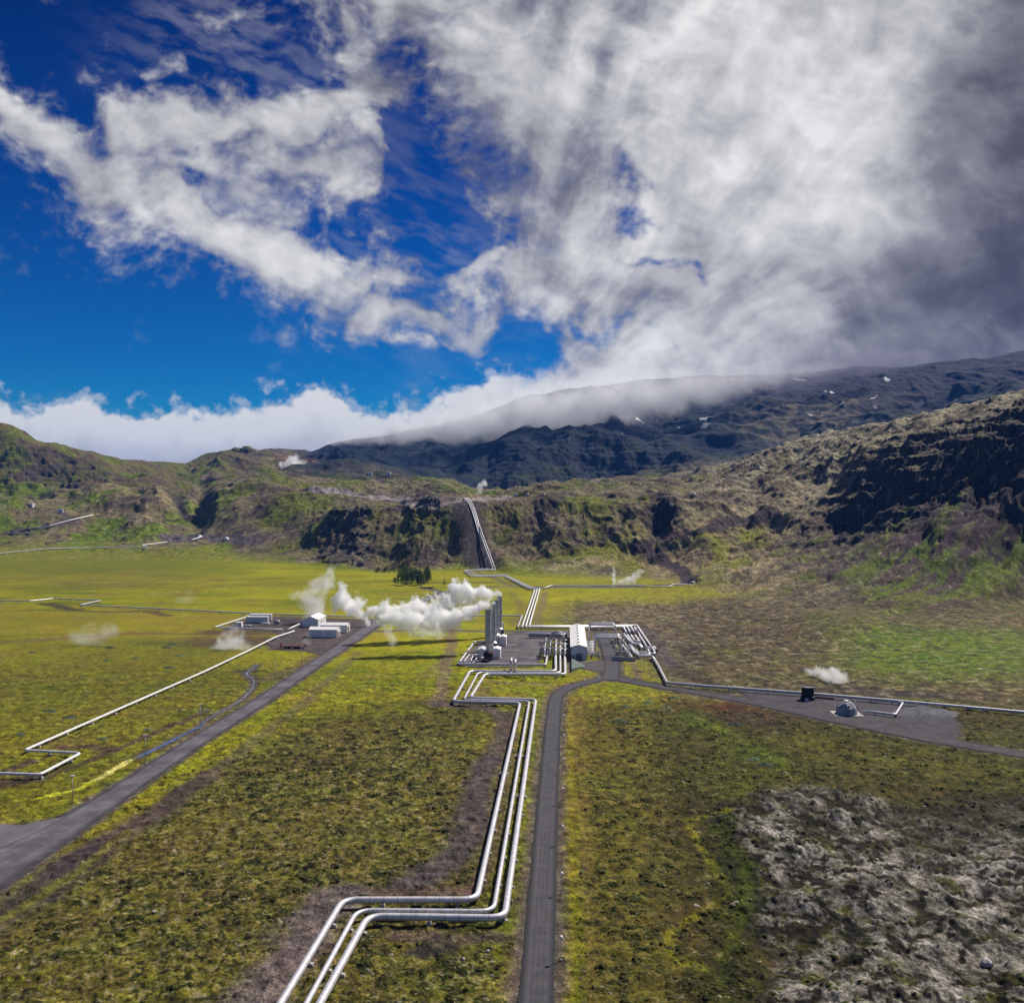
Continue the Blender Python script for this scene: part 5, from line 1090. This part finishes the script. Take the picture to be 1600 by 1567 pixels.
# ---------------------------------------------------------------- lamps and marker posts
def road_lamp(label,px,py,h):
    p=gp(px,py); r=thing('street_lamp',label,'street lamp',p,0,'tall lamps along the valley road'); link('pole',tube_mesh([([Vector((0,0,-.1)),Vector((0,0,h))],[.11,.07])],8),M_POST,r)
    bm=bmesh.new(); box(bm,(0,0,h-.05),(1.05,.42,.24),.4,.8,.04); obj('lamp_head',bm,M_GLOBE,r); bm=bmesh.new(); box(bm,(0,0,-.1),(.5,.5,.3)); obj('base',bm,M_CONC,r)
for (x,y,yt,lab) in ((113,1261.6,1212.5,'nearest the camera'),(227,1192,1148.5,'second from the camera'),(313,1139,1101,'third from the camera'),(430,1065,1036.5,'fourth from the camera'),(471,1041,1011,'fifth from the camera'),(505.5,1017,985.5,'sixth, in front of the white sheds')):
    road_lamp('tall grey lamp post beside the valley road, '+lab,x,y,H*(y-yt)/(y-CY))
def globe_lamp(label,px,yt,h,grp='globe lamps along the access road'):
    D=(H-h)*F/(yt-CY); r=thing('globe_lamp',label,'lamp',((px-CX)/F*D,D,0),0,grp); link('post',tube_mesh([([Vector((0,0,-.1)),Vector((0,0,h-.2))],[.06,.045])],8),M_POST,r)
    bm=bmesh.new(); bmesh.ops.create_uvsphere(bm,u_segments=12,v_segments=8,radius=.30); bmesh.ops.translate(bm,verts=bm.verts,vec=(0,0,h)); obj('globe',bm,M_GLOBE,r,True); bm=bmesh.new(); box(bm,(0,0,-.1),(.3,.3,.25)); obj('base',bm,M_CONC,r)
for (x,y),o_ in zip(((876.7,1464),(878,1364.5),(879,1290.5),(879.6,1231.5),(880.4,1185.5),(880.8,1148.5),(881,1117.5),(882.3,1091.7)),('nearest the camera','second nearest','third nearest','fourth','fifth','sixth','seventh','last before the bend')):
    globe_lamp('white globe lamp on a thin post beside the access road, '+o_,x,y,3.5)
globe_lamp('taller white globe lamp at the road junction',935.5,1058,4.3,'lamps at the junction'); globe_lamp('white globe lamp on the grass right of the drive',972.8,1041.2,2.2,'lamps at the junction'); globe_lamp('low white globe lamp left of the junction',914,1062.5,2.,'lamps at the junction')
for (x,y,lab) in ((858.5,1033,'white marker post at the corner of the stack yard'),(762,1488,'small white stone marker in the near grass between pipes and road'),(724,1500,'pale boulder in the near grass below the pipes'),(908,1365,'small green marker box in the grass right of the road'),(1155,1155,'white marker stone in the green hollow'),(1412,1202,'white marker post in the right heath'),(1542,1506,'pale flat rock in the right lava foreground'),(298,1066,'small white marker stone beside the brook'),(455,1053,'small white marker stone beside the valley road')):
    p=gp(x,y); p.z=zat(p.x,p.y); bm=bmesh.new(); bmesh.ops.create_icosphere(bm,subdivisions=2,radius=.32 if 'rock' not in lab else .9)
    for v in bm.verts: v.co*=1+.25*float(pnoise(np.array([v.co.x*2+x]),np.array([v.co.y*2+v.co.z]))[0]); v.co.z*=.8
    t=obj('marker_stone',bm,surf('green_paint',(.05,.15,.07)) if 'green marker' in lab else M_CONC,loc=p+Vector((0,0,.2))); tag(t,lab,'marker')
# ---------------------------------------------------------------- trees
M_BARK=surf('bark',(.055,.042,.034),.95)
def leaf_mat(name,c):
    m=surf(name,c,.85,0,.45,.9); return m
M_SPRUCE=leaf_mat('dark_needles',(.040,.070,.020)); M_PINE=leaf_mat('green_needles',(.075,.125,.022)); M_BIRCH=leaf_mat('broad_leaves',(.058,.090,.020))
def tree_meshes(kind,seed):
    rnd=random.Random(seed); h=1.0
    tr=[([Vector((0,0,-.03)),Vector((rnd.uniform(-.01,.01),0,.5)),Vector((0,0,.93))],[.022,.013,.003])]
    for k in range(9):
        z=.18+.075*k; a=rnd.uniform(0,6.28); l=(.20 if kind!='spruce' else .17)*(1-z*.85)
        tr.append(([Vector((0,0,z)),Vector((math.cos(a)*l,math.sin(a)*l,z+(.02 if kind=='spruce' else .1)))],[.008,.002]))
    tm=tube_mesh(tr,5,False); tm.materials.append(M_BARK)
    bm=bmesh.new()
    def leaf(p,s):
        a=Vector((rnd.gauss(0,1),rnd.gauss(0,1),rnd.gauss(0,.6))).normalized(); b=a.orthogonal().normalized(); b=b*math.cos(rnd.random()*6)+a.cross(b)*math.sin(rnd.random()*6)
        v=[bm.verts.new(p+a*s*rnd.uniform(.6,1.2)),bm.verts.new(p+b*s*rnd.uniform(.4,.8)),bm.verts.new(p-a*s*rnd.uniform(.6,1.2)),bm.verts.new(p-b*s*rnd.uniform(.4,.8))]; bm.faces.new(v)
    if kind=='spruce':
        for t in range(11):
            z=.10+.083*t; R0=.20*(1-z)**.8*rnd.uniform(.8,1.15)+.012
            for k in range(int(34*(1-z)+6)):
                a=rnd.uniform(0,6.28); q=math.sqrt(rnd.random()); leaf(Vector((math.cos(a)*R0*q,math.sin(a)*R0*q,z+.05*(1-q)+rnd.uniform(-.02,.02))),.032)
    else:
        cl=[(rnd.uniform(-.17,.17),rnd.uniform(-.17,.17),rnd.uniform(.32,.82),rnd.uniform(.10,.19)) for _ in range(9)]
        for (x,y,z,r) in cl:
            if z>.65: x*=.55;y*=.55
            for k in range(48):
                d=Vector((rnd.gauss(0,1),rnd.gauss(0,1),rnd.gauss(0,1))).normalized()*r*rnd.random()**.4; leaf(Vector((x,y,z))+d*Vector((1,1,.8)).length/1.62,.034)
    cm=bpy.data.meshes.new('crown'); bm.to_mesh(cm); bm.free(); cm.materials.append({'spruce':M_SPRUCE,'pine':M_PINE,'birch':M_BIRCH}[kind]); return tm,cm
TM={(k,i):tree_meshes(k,i*7+len(k)) for k in ('spruce','pine','birch') for i in range(3)}
def tree(name,kind,p,h,label,group,w=1.0,cat='tree'):
    t=thing(name,label,cat,p,random.uniform(0,6),group); tm,cm=TM[(kind,random.randrange(3))]
    for nm,me in (('trunk',tm),('crown',cm)):
        o=bpy.data.objects.new(nm,me); COL.objects.link(o); o.parent=t; o.scale=(h*w,h*w,h)
    return t
rt=random.Random(3)
for i in range(36):
    x=rt.uniform(621,673); y=rt.uniform(905,914.8); k='pine' if x<655 else rt.choice(['spruce','spruce','pine'])
    tree('conifer_tree',k,gp(x,y),rt.uniform(10,13.5) if x>628 else rt.uniform(8,10),'dark conifer packed among others in the grove on the valley meadow' if k=='spruce' else 'mid green pine packed among others in the grove on the valley meadow','trees of the meadow grove',1.35 if k=='spruce' else 1.15)
tree('conifer_tree','birch',gp(617.5,914),8,'paler green tree at the left end of the meadow grove','trees of the meadow grove',1.1)
tree('conifer_tree','spruce',gp(694.5,913.6),5.8,'single small dark conifer standing alone right of the grove',None,1.6)
for i in range(18):
    x=rt.uniform(621,659); y=rt.uniform(857,886)-(x-640)*.35; p=hit(x,y); p.z=zat(p.x,p.y)
    tree('spruce_tree','spruce',p,rt.uniform(9,14),'dark pointed spruce on the steep slope above the meadow grove','spruces on the slope',.9)
for i in range(26):
    x=rt.uniform(588,640); y=893-(x-588)*.10+rt.uniform(-3,3); p=hit(x,y); p.z=zat(p.x,p.y)
    tree('birch_bush','birch',p,rt.uniform(3.5,6),'green rounded bush in the thicket along the foot of the slope','bushes along the slope foot',1.5,'bush')
# silvery lupin clumps on the meadows
LU=[(1000,1050),(1052,1092),(1012,1098),(1040,1106),(1003,1118),(975,1106),(1150,1133),(968,1128),(50,1020),(165,1033),(172,1013),(270,1008),(260,1013),(280,1025),(212,1029),(265,1044),(135,1084),(108,1122),(78,1112),(30,1150),(283,1111),(318,1110),(232,1141),(160,1156),(1085,1062),(1178,1186),(1195,1195)]
bm0=bmesh.new(); rl_=random.Random(8)
for k in range(150):
    a=rl_.uniform(0,6.28); q=math.sqrt(rl_.random()); p=Vector((math.cos(a)*1.6*q,math.sin(a)*.9*q,.15+.5*(1-q*q)+rl_.uniform(-.1,.1)))
    a1=Vector((rl_.gauss(0,1),rl_.gauss(0,1),rl_.gauss(0,.5))).normalized()*.22; b1=a1.orthogonal().normalized()*.15
    bm0.faces.new([bm0.verts.new(p+v) for v in (a1,b1,-a1,-b1)])
lm=bpy.data.meshes.new('lupin_clump'); bm0.to_mesh(lm); bm0.free(); lm.materials.append(surf('silvery_leaves',(.20,.27,.19),.8,0,.3,1))
for x,y in LU:
    p=gp(x,y); p.z=zat(p.x,p.y)-.05; o=bpy.data.objects.new('lupin_clump',lm); COL.objects.link(o); o.location=p; s=rl_.uniform(.6,1.3); o.scale=(s*1.2,s,s); o.rotation_euler.z=rl_.uniform(-.4,.4)
    tag(o,'silvery green clump of low leaves standing out of the duller moss','plant','silvery plant clumps')
# ---------------------------------------------------------------- steam and low cloud: real volumes with soft broken edges
def plume(name,label,pts,dens,nscale,cat='steam',edge=1.1,cut=.25,kind=None,g=.3,color=(1,1,1),flat=1.0,step=.25,seed=0.,ngain=2.0,fade=0.):
    """pts: (px,py,D,radius m); a tube whose density falls off from its bent axis and is broken by noise"""
    W=[at(a,b,d) for a,b,d,r in pts]; Rr=[p[3] for p in pts]
    P0,P1=W[0],W[-1]; e=(P1-P0); Lx=e.length; ex=e.normalized(); ey=Vector((0,0,1)).cross(ex)
    if ey.length<.2: ey=Vector((0,1,0)).cross(ex)
    ey.normalize(); ez=ex.cross(ey)
    Mx=Matrix((ex,ey,ez)).transposed().to_4x4(); Mx.translation=P0
    loc=[Vector(((w-P0).dot(ex),(w-P0).dot(ey),(w-P0).dot(ez))) for w in W]
    xs=np.array([l.x for l in loc]); o_=np.argsort(xs); xs=xs[o_]; cy=np.array([l.y for l in loc])[o_]; cz=np.array([l.z for l in loc])[o_]; rr=np.array(Rr)[o_]
    T=np.linspace(0,1,17); X=T*Lx; CYv=np.interp(X,xs,cy); CZv=np.interp(X,xs,cz); RV=np.interp(X,xs,rr)
    CYv[1:-1]=(CYv[:-2]+2*CYv[1:-1]+CYv[2:])/4; CZv[1:-1]=(CZv[:-2]+2*CZv[1:-1]+CZv[2:])/4; RV[1:-1]=(RV[:-2]+2*RV[1:-1]+RV[2:])/4
    hull=[(Vector((x,a,b)),r*1.45) for x,a,b,r in zip(X,CYv,CZv,RV)]
    hull=[(hull[0][0]-Vector((RV[0]*.8,0,0)),RV[0]*.7)]+hull+[(hull[-1][0]+Vector((RV[-1]*1.2,0,0)),RV[-1]*.8)]
    me=tube_mesh([([h[0] for h in hull],[h[1] for h in hull])],14)
    o=link(name,me,None); o.matrix_world=Mx; tag(o,label,cat,kind=kind)
    m=bpy.data.materials.new(name+'_vapour'); m.use_nodes=True; nt=m.node_tree; nt.nodes.remove(nt.nodes['Principled BSDF']); out=nt.nodes['Material Output']; me.materials.append(m)
    tc=N(nt,'ShaderNodeTexCoord'); sp=N(nt,'ShaderNodeSeparateXYZ'); L(nt,tc.outputs['Object'],sp.inputs[0])
    def M(op,a,b=None,c=None,clamp=False):
        n=N(nt,'ShaderNodeMath',operation=op); n.use_clamp=clamp
        for i,v in enumerate((a,b,c)):
            if v is None: continue
            if isinstance(v,(int,float)): n.inputs[i].default_value=float(v)
            else: L(nt,v,n.inputs[i])
        return n.outputs[0]
    t=M('DIVIDE',sp.outputs[0],Lx,clamp=True)
    def curve(vals):
        lo,hi=float(min(vals)),float(max(vals)); sp_=max(hi-lo,1e-3); f=N(nt,'ShaderNodeFloatCurve'); c=f.mapping.curves[0]
        pp=[(float(a),(float(v)-lo)/sp_) for a,v in zip(T,vals)]
        c.points[0].location=pp[0]; c.points[1].location=pp[-1]
        for q in pp[1:-1]: c.points.new(*q)
        for q in c.points: q.handle_type='VECTOR'
        f.mapping.update(); L(nt,t,f.inputs['Value']); return M('MULTIPLY_ADD',f.outputs[0],sp_,lo)
    dy=M('SUBTRACT',sp.outputs[1],curve(CYv)); dz=M('SUBTRACT',sp.outputs[2],curve(CZv))
    rho=M('SQRT',M('ADD',M('MULTIPLY',dy,dy),M('MULTIPLY',dz,dz))); rn=M('DIVIDE',rho,curve(RV))
    endx=M('MAXIMUM',M('DIVIDE',M('SUBTRACT',sp.outputs[0],Lx),RV[-1]*1.2),M('DIVIDE',M('MULTIPLY',sp.outputs[0],-1.),RV[0]*.8)); endx=M('MAXIMUM',endx,0.)
    rn=M('SQRT',M('ADD',M('MULTIPLY',rn,rn),M('MULTIPLY',endx,endx)))
    n=N(nt,'ShaderNodeTexNoise'); n.inputs['Scale'].default_value=nscale; n.inputs['Detail'].default_value=7; n.inputs['Roughness'].default_value=.62; n.inputs['Distortion'].default_value=.5
    mp=N(nt,'ShaderNodeMapping'); mp.inputs['Location'].default_value=(seed,seed*1.7,0); L(nt,tc.outputs['Object'],mp.inputs[0]); L(nt,mp.outputs[0],n.inputs['Vector'])
    d=M('ADD',M('SUBTRACT',1.0,rn),M('MULTIPLY',M('SUBTRACT',n.outputs['Fac'],.5),ngain*2))
    d=M('MULTIPLY',M('DIVIDE',M('SUBTRACT',d,cut),edge,clamp=True),dens)
    if fade: d=M('MULTIPLY',d,M('MULTIPLY_ADD',t,-fade,1.0))
    pv=N(nt,'ShaderNodeVolumePrincipled'); pv.inputs['Color'].default_value=(*color,1); pv.inputs['Anisotropy'].default_value=g; L(nt,d,pv.inputs['Density']); L(nt,pv.outputs[0],out.inputs['Volume'])
    m.cycles.volume_step_rate=step
    return o
plume('steam_plume','dense white steam blowing left from the rear stacks',[(781,929,484,2.2),(770,929,482,3.2),(752,927,480,4.6),(738,929,478,5.6),(720,925,476,7.0),(706,934,474,6.6),(692,946,470,6.4),(672,955,468,6.6),(648,956,466,7.0),(625,960,464,6.4),(600,957,462,6.0),(575,960,460,3.2)],1.6,.19,seed=1,g=.1,ngain=2.6,cut=.2,fade=.35)
plume('steam_plume','dense white steam blowing left from the front stacks',[(771,941,436,2.0),(757,945,432,2.8),(742,951,430,3.8),(722,961,428,5.0),(700,967,427,5.8),(676,972,426,6.2),(652,973,425,6.0),(628,970,424,5.4),(602,968,424,3.4)],1.6,.20,seed=4,g=.1,ngain=2.6,cut=.2,fade=.35)
plume('steam_plume','white steam rising to the left from the vent beside the valley road',[(576,977,520,1.2),(574,968,520,2.6),(563,956,520,5.6),(549,945,520,7.6),(536,938,520,8.2),(528,926,520,6.0),(534,918,520,3.0)],1.0,.18,seed=7,g=.1,ngain=2.6,cut=.2,fade=.35)
plume('steam_plume','thin column of steam rising behind the tall white shed',[(488,970,541,6.5),(489,954,541,9.5),(486,938,541,9.5),(494,922,541,8.0),(506,908,541,6.0),(515,892,541,4.0)],.26,.11,seed=9,cut=.15)
plume('steam_plume','faint side wisp of steam left of the column behind the shed',[(456,933,556,2.5),(470,930,556,4.5),(488,922,556,5.6),(504,914,556,4.4)],.14,.14,seed=11,cut=.15)
plume('steam_plume','thin wisp of steam hanging below the main plume over the lane',[(600,978,440,2.0),(606,988,440,3.2),(612,997,440,3.4),(616,1009,440,2.0)],.20,.26,seed=13,cut=.18)
plume('steam_plume','broad low puff of steam hanging under the front plume',[(632,975,436,3.5),(652,986,436,5.4),(672,989,436,4.8),(692,984,436,3.2)],.20,.24,seed=15,cut=.18)
plume('ground_steam','low round cloud of steam on the ground beside the left pipeline',[(333,1016,440,3.5),(350,1012,440,7.0),(370,1011,440,7.5),(390,1015,440,5.0),(404,1020,440,2.0)],.28,.15,seed=17,cut=.1)
plume('ground_steam','upward wisps above the round ground steam',[(350,1008,440,5.5),(355,998,440,5.5),(360,988,440,3.6),(372,980,440,2.0)],.08,.2,seed=19,cut=.1)
plume('ground_steam','faint steam drifting over the meadow at the far left',[(116,995,452,4.0),(135,1000,452,6.5),(155,996,452,6.5),(177,984,452,3.2)],.09,.14,seed=21,cut=.08)
plume('ground_steam','very faint steam on the far left meadow',[(278,940,640,4),(292,937,640,6),(305,934,640,4)],.03,.12,seed=23,cut=.1)
plume('ground_steam','small puff of steam near the dark red trailer',[(482,1010,455,1.8),(479,1003,455,2.6),(481,992,455,1.8)],.12,.35,seed=25,cut=.1)
plume('ground_steam','curling steam on the heath behind the silencer drum',[(1258,1046,374,1.2),(1272,1049,370,2.0),(1287,1054,364,3.2),(1303,1058,358,4.4),(1317,1061,354,3.0)],.55,.30,seed=27,cut=.15)
plume('ground_steam','thin upright steam jet at the foot of the hill behind the plant',[(960,912,775,2.2),(958,904,775,2.4),(959,897,775,2.0),(959,887,775,1.3)],.6,.4,seed=29,cut=.12)
plume('ground_steam','low billow of steam at the hill foot right of the upright jet',[(964,910,775,2.4),(975,908,775,3.6),(985,906,775,4.8),(993,901,775,4.6),(1001,894,775,3.0)],.40,.28,seed=31,cut=.15)
plume('ground_steam','white steam pouring from the reddish far slope',[(492,734,2250,9),(482,736,2250,18),(470,731,2250,25),(458,726,2250,22),(444,725,2250,12)],.25,.04,seed=33,cut=.05)
plume('ground_steam','twisted steam column in the dark gap above the slope pipes',[(745,775,1450,2.4),(749,768,1450,5.4),(750,761,1450,6.6),(757,756,1450,6.0),(758,748,1450,3.2)],.25,.10,seed=35,cut=.1)
# cap of cloud lying on the mountain
plume('cap_cloud','bank of pale cloud lying over the crest of the far mountain',[(520,692,2750,14),(590,680,2740,34),(650,670,2720,48),(720,660,2700,64),(790,650,2680,78),(860,642,2660,88),(940,630,2640,92),(1020,617,2640,88),(1090,602,2640,74),(1170,590,2660,54),(1250,580,2680,36),(1320,573,2700,18)],.050,.014,cat='cloud',seed=41,cut=.05,edge=1.0,fade=.88,g=.2,step=.18,ngain=1.1)
plume('cap_cloud','darker grey end of the cloud bank veiling the mountain top on the right',[(1040,606,2750,46),(1120,600,2760,66),(1200,590,2780,68),(1280,579,2800,62),(1360,567,2820,52),(1440,558,2840,32)],.013,.0125,cat='cloud',seed=47,cut=.05,edge=.9,g=.2,step=.18,ngain=1.0,color=(.42,.40,.48))  # grey colour stands in for shade from the larger cloud above
# air
def haze():
    bm=bmesh.new(); box(bm,(0,2600,-1.5),(16000,15000,620)); m=bpy.data.materials.new('air'); m.use_nodes=True; nt=m.node_tree; nt.nodes.remove(nt.nodes['Principled BSDF']); pv=N(nt,'ShaderNodeVolumePrincipled'); pv.inputs['Density'].default_value=HAZE; pv.inputs['Color'].default_value=(.07,.30,1,1); pv.inputs['Anisotropy'].default_value=.0; L(nt,pv.outputs[0],nt.nodes['Material Output'].inputs['Volume'])
    tag(obj('haze',bm,m),kind='stuff')
HAZE=.000046
haze()
# ---------------------------------------------------------------- sky, sun, camera
def make_world():
    w=bpy.data.worlds.new('World'); sc.world=w; w.use_nodes=True; nt=w.node_tree; bg=nt.nodes['Background']
    sk=N(nt,'ShaderNodeTexSky'); sk.sky_type='NISHITA'; sk.sun_disc=False; sk.sun_elevation=SUN_EL; sk.sun_rotation=SUN_AZ; sk.altitude=300; sk.air_density=1.; sk.dust_density=.3; sk.ozone_density=2.5
    # cloud cover computed here on the sphere of directions: azimuth -52..52 deg, elevation 0..46 deg
    W_,H_=2300,1020
    az=np.linspace(R(-52),R(52),W_); el=np.linspace(R(0),R(46),H_)
    PX=(CX+F*np.tan(az))[None,:].repeat(H_,0).astype(np.float32); PY=(CY-F*np.tan(el)[:,None]/np.cos(az)[None,:]).astype(np.float32)
    C,A=clouds(PX,PY)
    im=bpy.data.images.new('cloud_cover',W_,H_,alpha=True,float_buffer=True); im.colorspace_settings.name='Non-Color'; im.alpha_mode='CHANNEL_PACKED'
    px=np.concatenate([C,A[...,None]],-1).astype(np.float32); im.pixels.foreach_set(px.ravel()); im.update(); im.pack()
    tc=N(nt,'ShaderNodeTexCoord'); sp=N(nt,'ShaderNodeSeparateXYZ'); L(nt,tc.outputs['Generated'],sp.inputs[0])
    def M(op,a,b=None,c=None):
        n=N(nt,'ShaderNodeMath',operation=op)
        for i,v in enumerate((a,b,c)):
            if v is None: continue
            if isinstance(v,(int,float)): n.inputs[i].default_value=v
            else: L(nt,v,n.inputs[i])
        return n.outputs[0]
    azn=M('ARCTAN2',sp.outputs[0],sp.outputs[1]); eln=M('ARCSINE',sp.outputs[2])
    u=M('DIVIDE',M('ADD',azn,R(52)),R(104)); v=M('DIVIDE',eln,R(46))
    cb=N(nt,'ShaderNodeCombineXYZ'); L(nt,u,cb.inputs[0]); L(nt,v,cb.inputs[1])
    ti=N(nt,'ShaderNodeTexImage'); ti.image=im; ti.extension='EXTEND'; ti.interpolation='Cubic'; L(nt,cb.outputs[0],ti.inputs[0])
    # broken cloud over the rest of the sky
    n=N(nt,'ShaderNodeTexNoise'); n.inputs['Scale'].default_value=3; n.inputs['Detail'].default_value=7; L(nt,tc.outputs['Generated'],n.inputs['Vector'])
    ra=ramp(nt,n.outputs['Fac'],[(.50,0),(.70,.7)]); rc=ramp(nt,n.outputs['Fac'],[(.45,(.75,.76,.80)),(.75,(.35,.36,.42))])
    inside=M('MULTIPLY',M('MULTIPLY',M('SMOOTH_MIN',1.0,M('MULTIPLY',M('SUBTRACT',R(51),M('ABSOLUTE',azn)),6.0),0.0),1.0),M('MULTIPLY',M('SUBTRACT',R(45),eln),6.0))
    cl=N(nt,'ShaderNodeClamp'); L(nt,inside,cl.inputs[0])
    mc=N(nt,'ShaderNodeMix',data_type='RGBA'); L(nt,cl.outputs[0],mc.inputs[0]); L(nt,rc.outputs[0],mc.inputs[6]); L(nt,ti.outputs[0],mc.inputs[7])
    ma=N(nt,'ShaderNodeMix',data_type='FLOAT'); L(nt,cl.outputs[0],ma.inputs[0]); L(nt,ra.outputs[0],ma.inputs[2]); L(nt,ti.outputs[1],ma.inputs[3])
    hs=N(nt,'ShaderNodeHueSaturation'); hs.inputs['Saturation'].default_value=SKY_SAT; hs.inputs['Hue'].default_value=SKY_HUE; L(nt,sk.outputs[0],hs.inputs['Color'])
    gm=N(nt,'ShaderNodeMix',data_type='RGBA',blend_type='MULTIPLY'); gm.inputs[0].default_value=1; L(nt,hs.outputs[0],gm.inputs[6]); tr=ramp(nt,sp.outputs[2],[(.0,(.05,.62,.86)),(.12,(.026,.44,.76)),(.30,(.024,.27,.57)),(.47,(.024,.14,.36)),(.8,(.06,.2,.45))]); L(nt,tr.outputs[0],gm.inputs[7])
    cs=N(nt,'ShaderNodeMix',data_type='RGBA',blend_type='MULTIPLY'); cs.inputs[0].default_value=1; L(nt,mc.outputs[2],cs.inputs[6]); k=CLOUD_GAIN/SKY_STR; cs.inputs[7].default_value=(k,k,k,1)
    fx=N(nt,'ShaderNodeMix',data_type='RGBA'); L(nt,ma.outputs[0],fx.inputs[0]); L(nt,gm.outputs[2],fx.inputs[6]); L(nt,cs.outputs[2],fx.inputs[7])
    L(nt,fx.outputs[2],bg.inputs['Color']); bg.inputs['Strength'].default_value=SKY_STR
    w.cycles.sampling_method='MANUAL'; w.cycles.sample_map_resolution=1024
SKY_STR=.08; SKY_SAT=1.5; SKY_HUE=.500; SKY_TINT=(.05,.36,.62); CLOUD_GAIN=.88
make_world()
sl=bpy.data.lights.new('sun','SUN'); sl.energy=5.0; sl.angle=R(.55); sl.color=(1,.945,.86)
so=bpy.data.objects.new('sun',sl); COL.objects.link(so); so.location=(0,0,900)
sd=Vector((math.sin(SUN_AZ)*math.cos(SUN_EL),math.cos(SUN_AZ)*math.cos(SUN_EL),math.sin(SUN_EL)))
so.rotation_euler=sd.to_track_quat('Z','Y').to_euler()
cam=bpy.data.cameras.new('camera'); co_=bpy.data.objects.new('camera',cam); COL.objects.link(co_); sc.camera=co_
co_.location=(0,0,H); co_.rotation_euler=(R(90),0,0); cam.sensor_width=36; cam.sensor_fit='HORIZONTAL'; cam.lens=36*F/1600.; cam.clip_start=1; cam.clip_end=30000
sc.view_settings.view_transform='Standard'; sc.view_settings.look='None'; sc.view_settings.exposure=.15; sc.view_settings.gamma=1
sc.cycles.volume_bounces=20; sc.cycles.max_bounces=24; sc.cycles.use_denoising=True
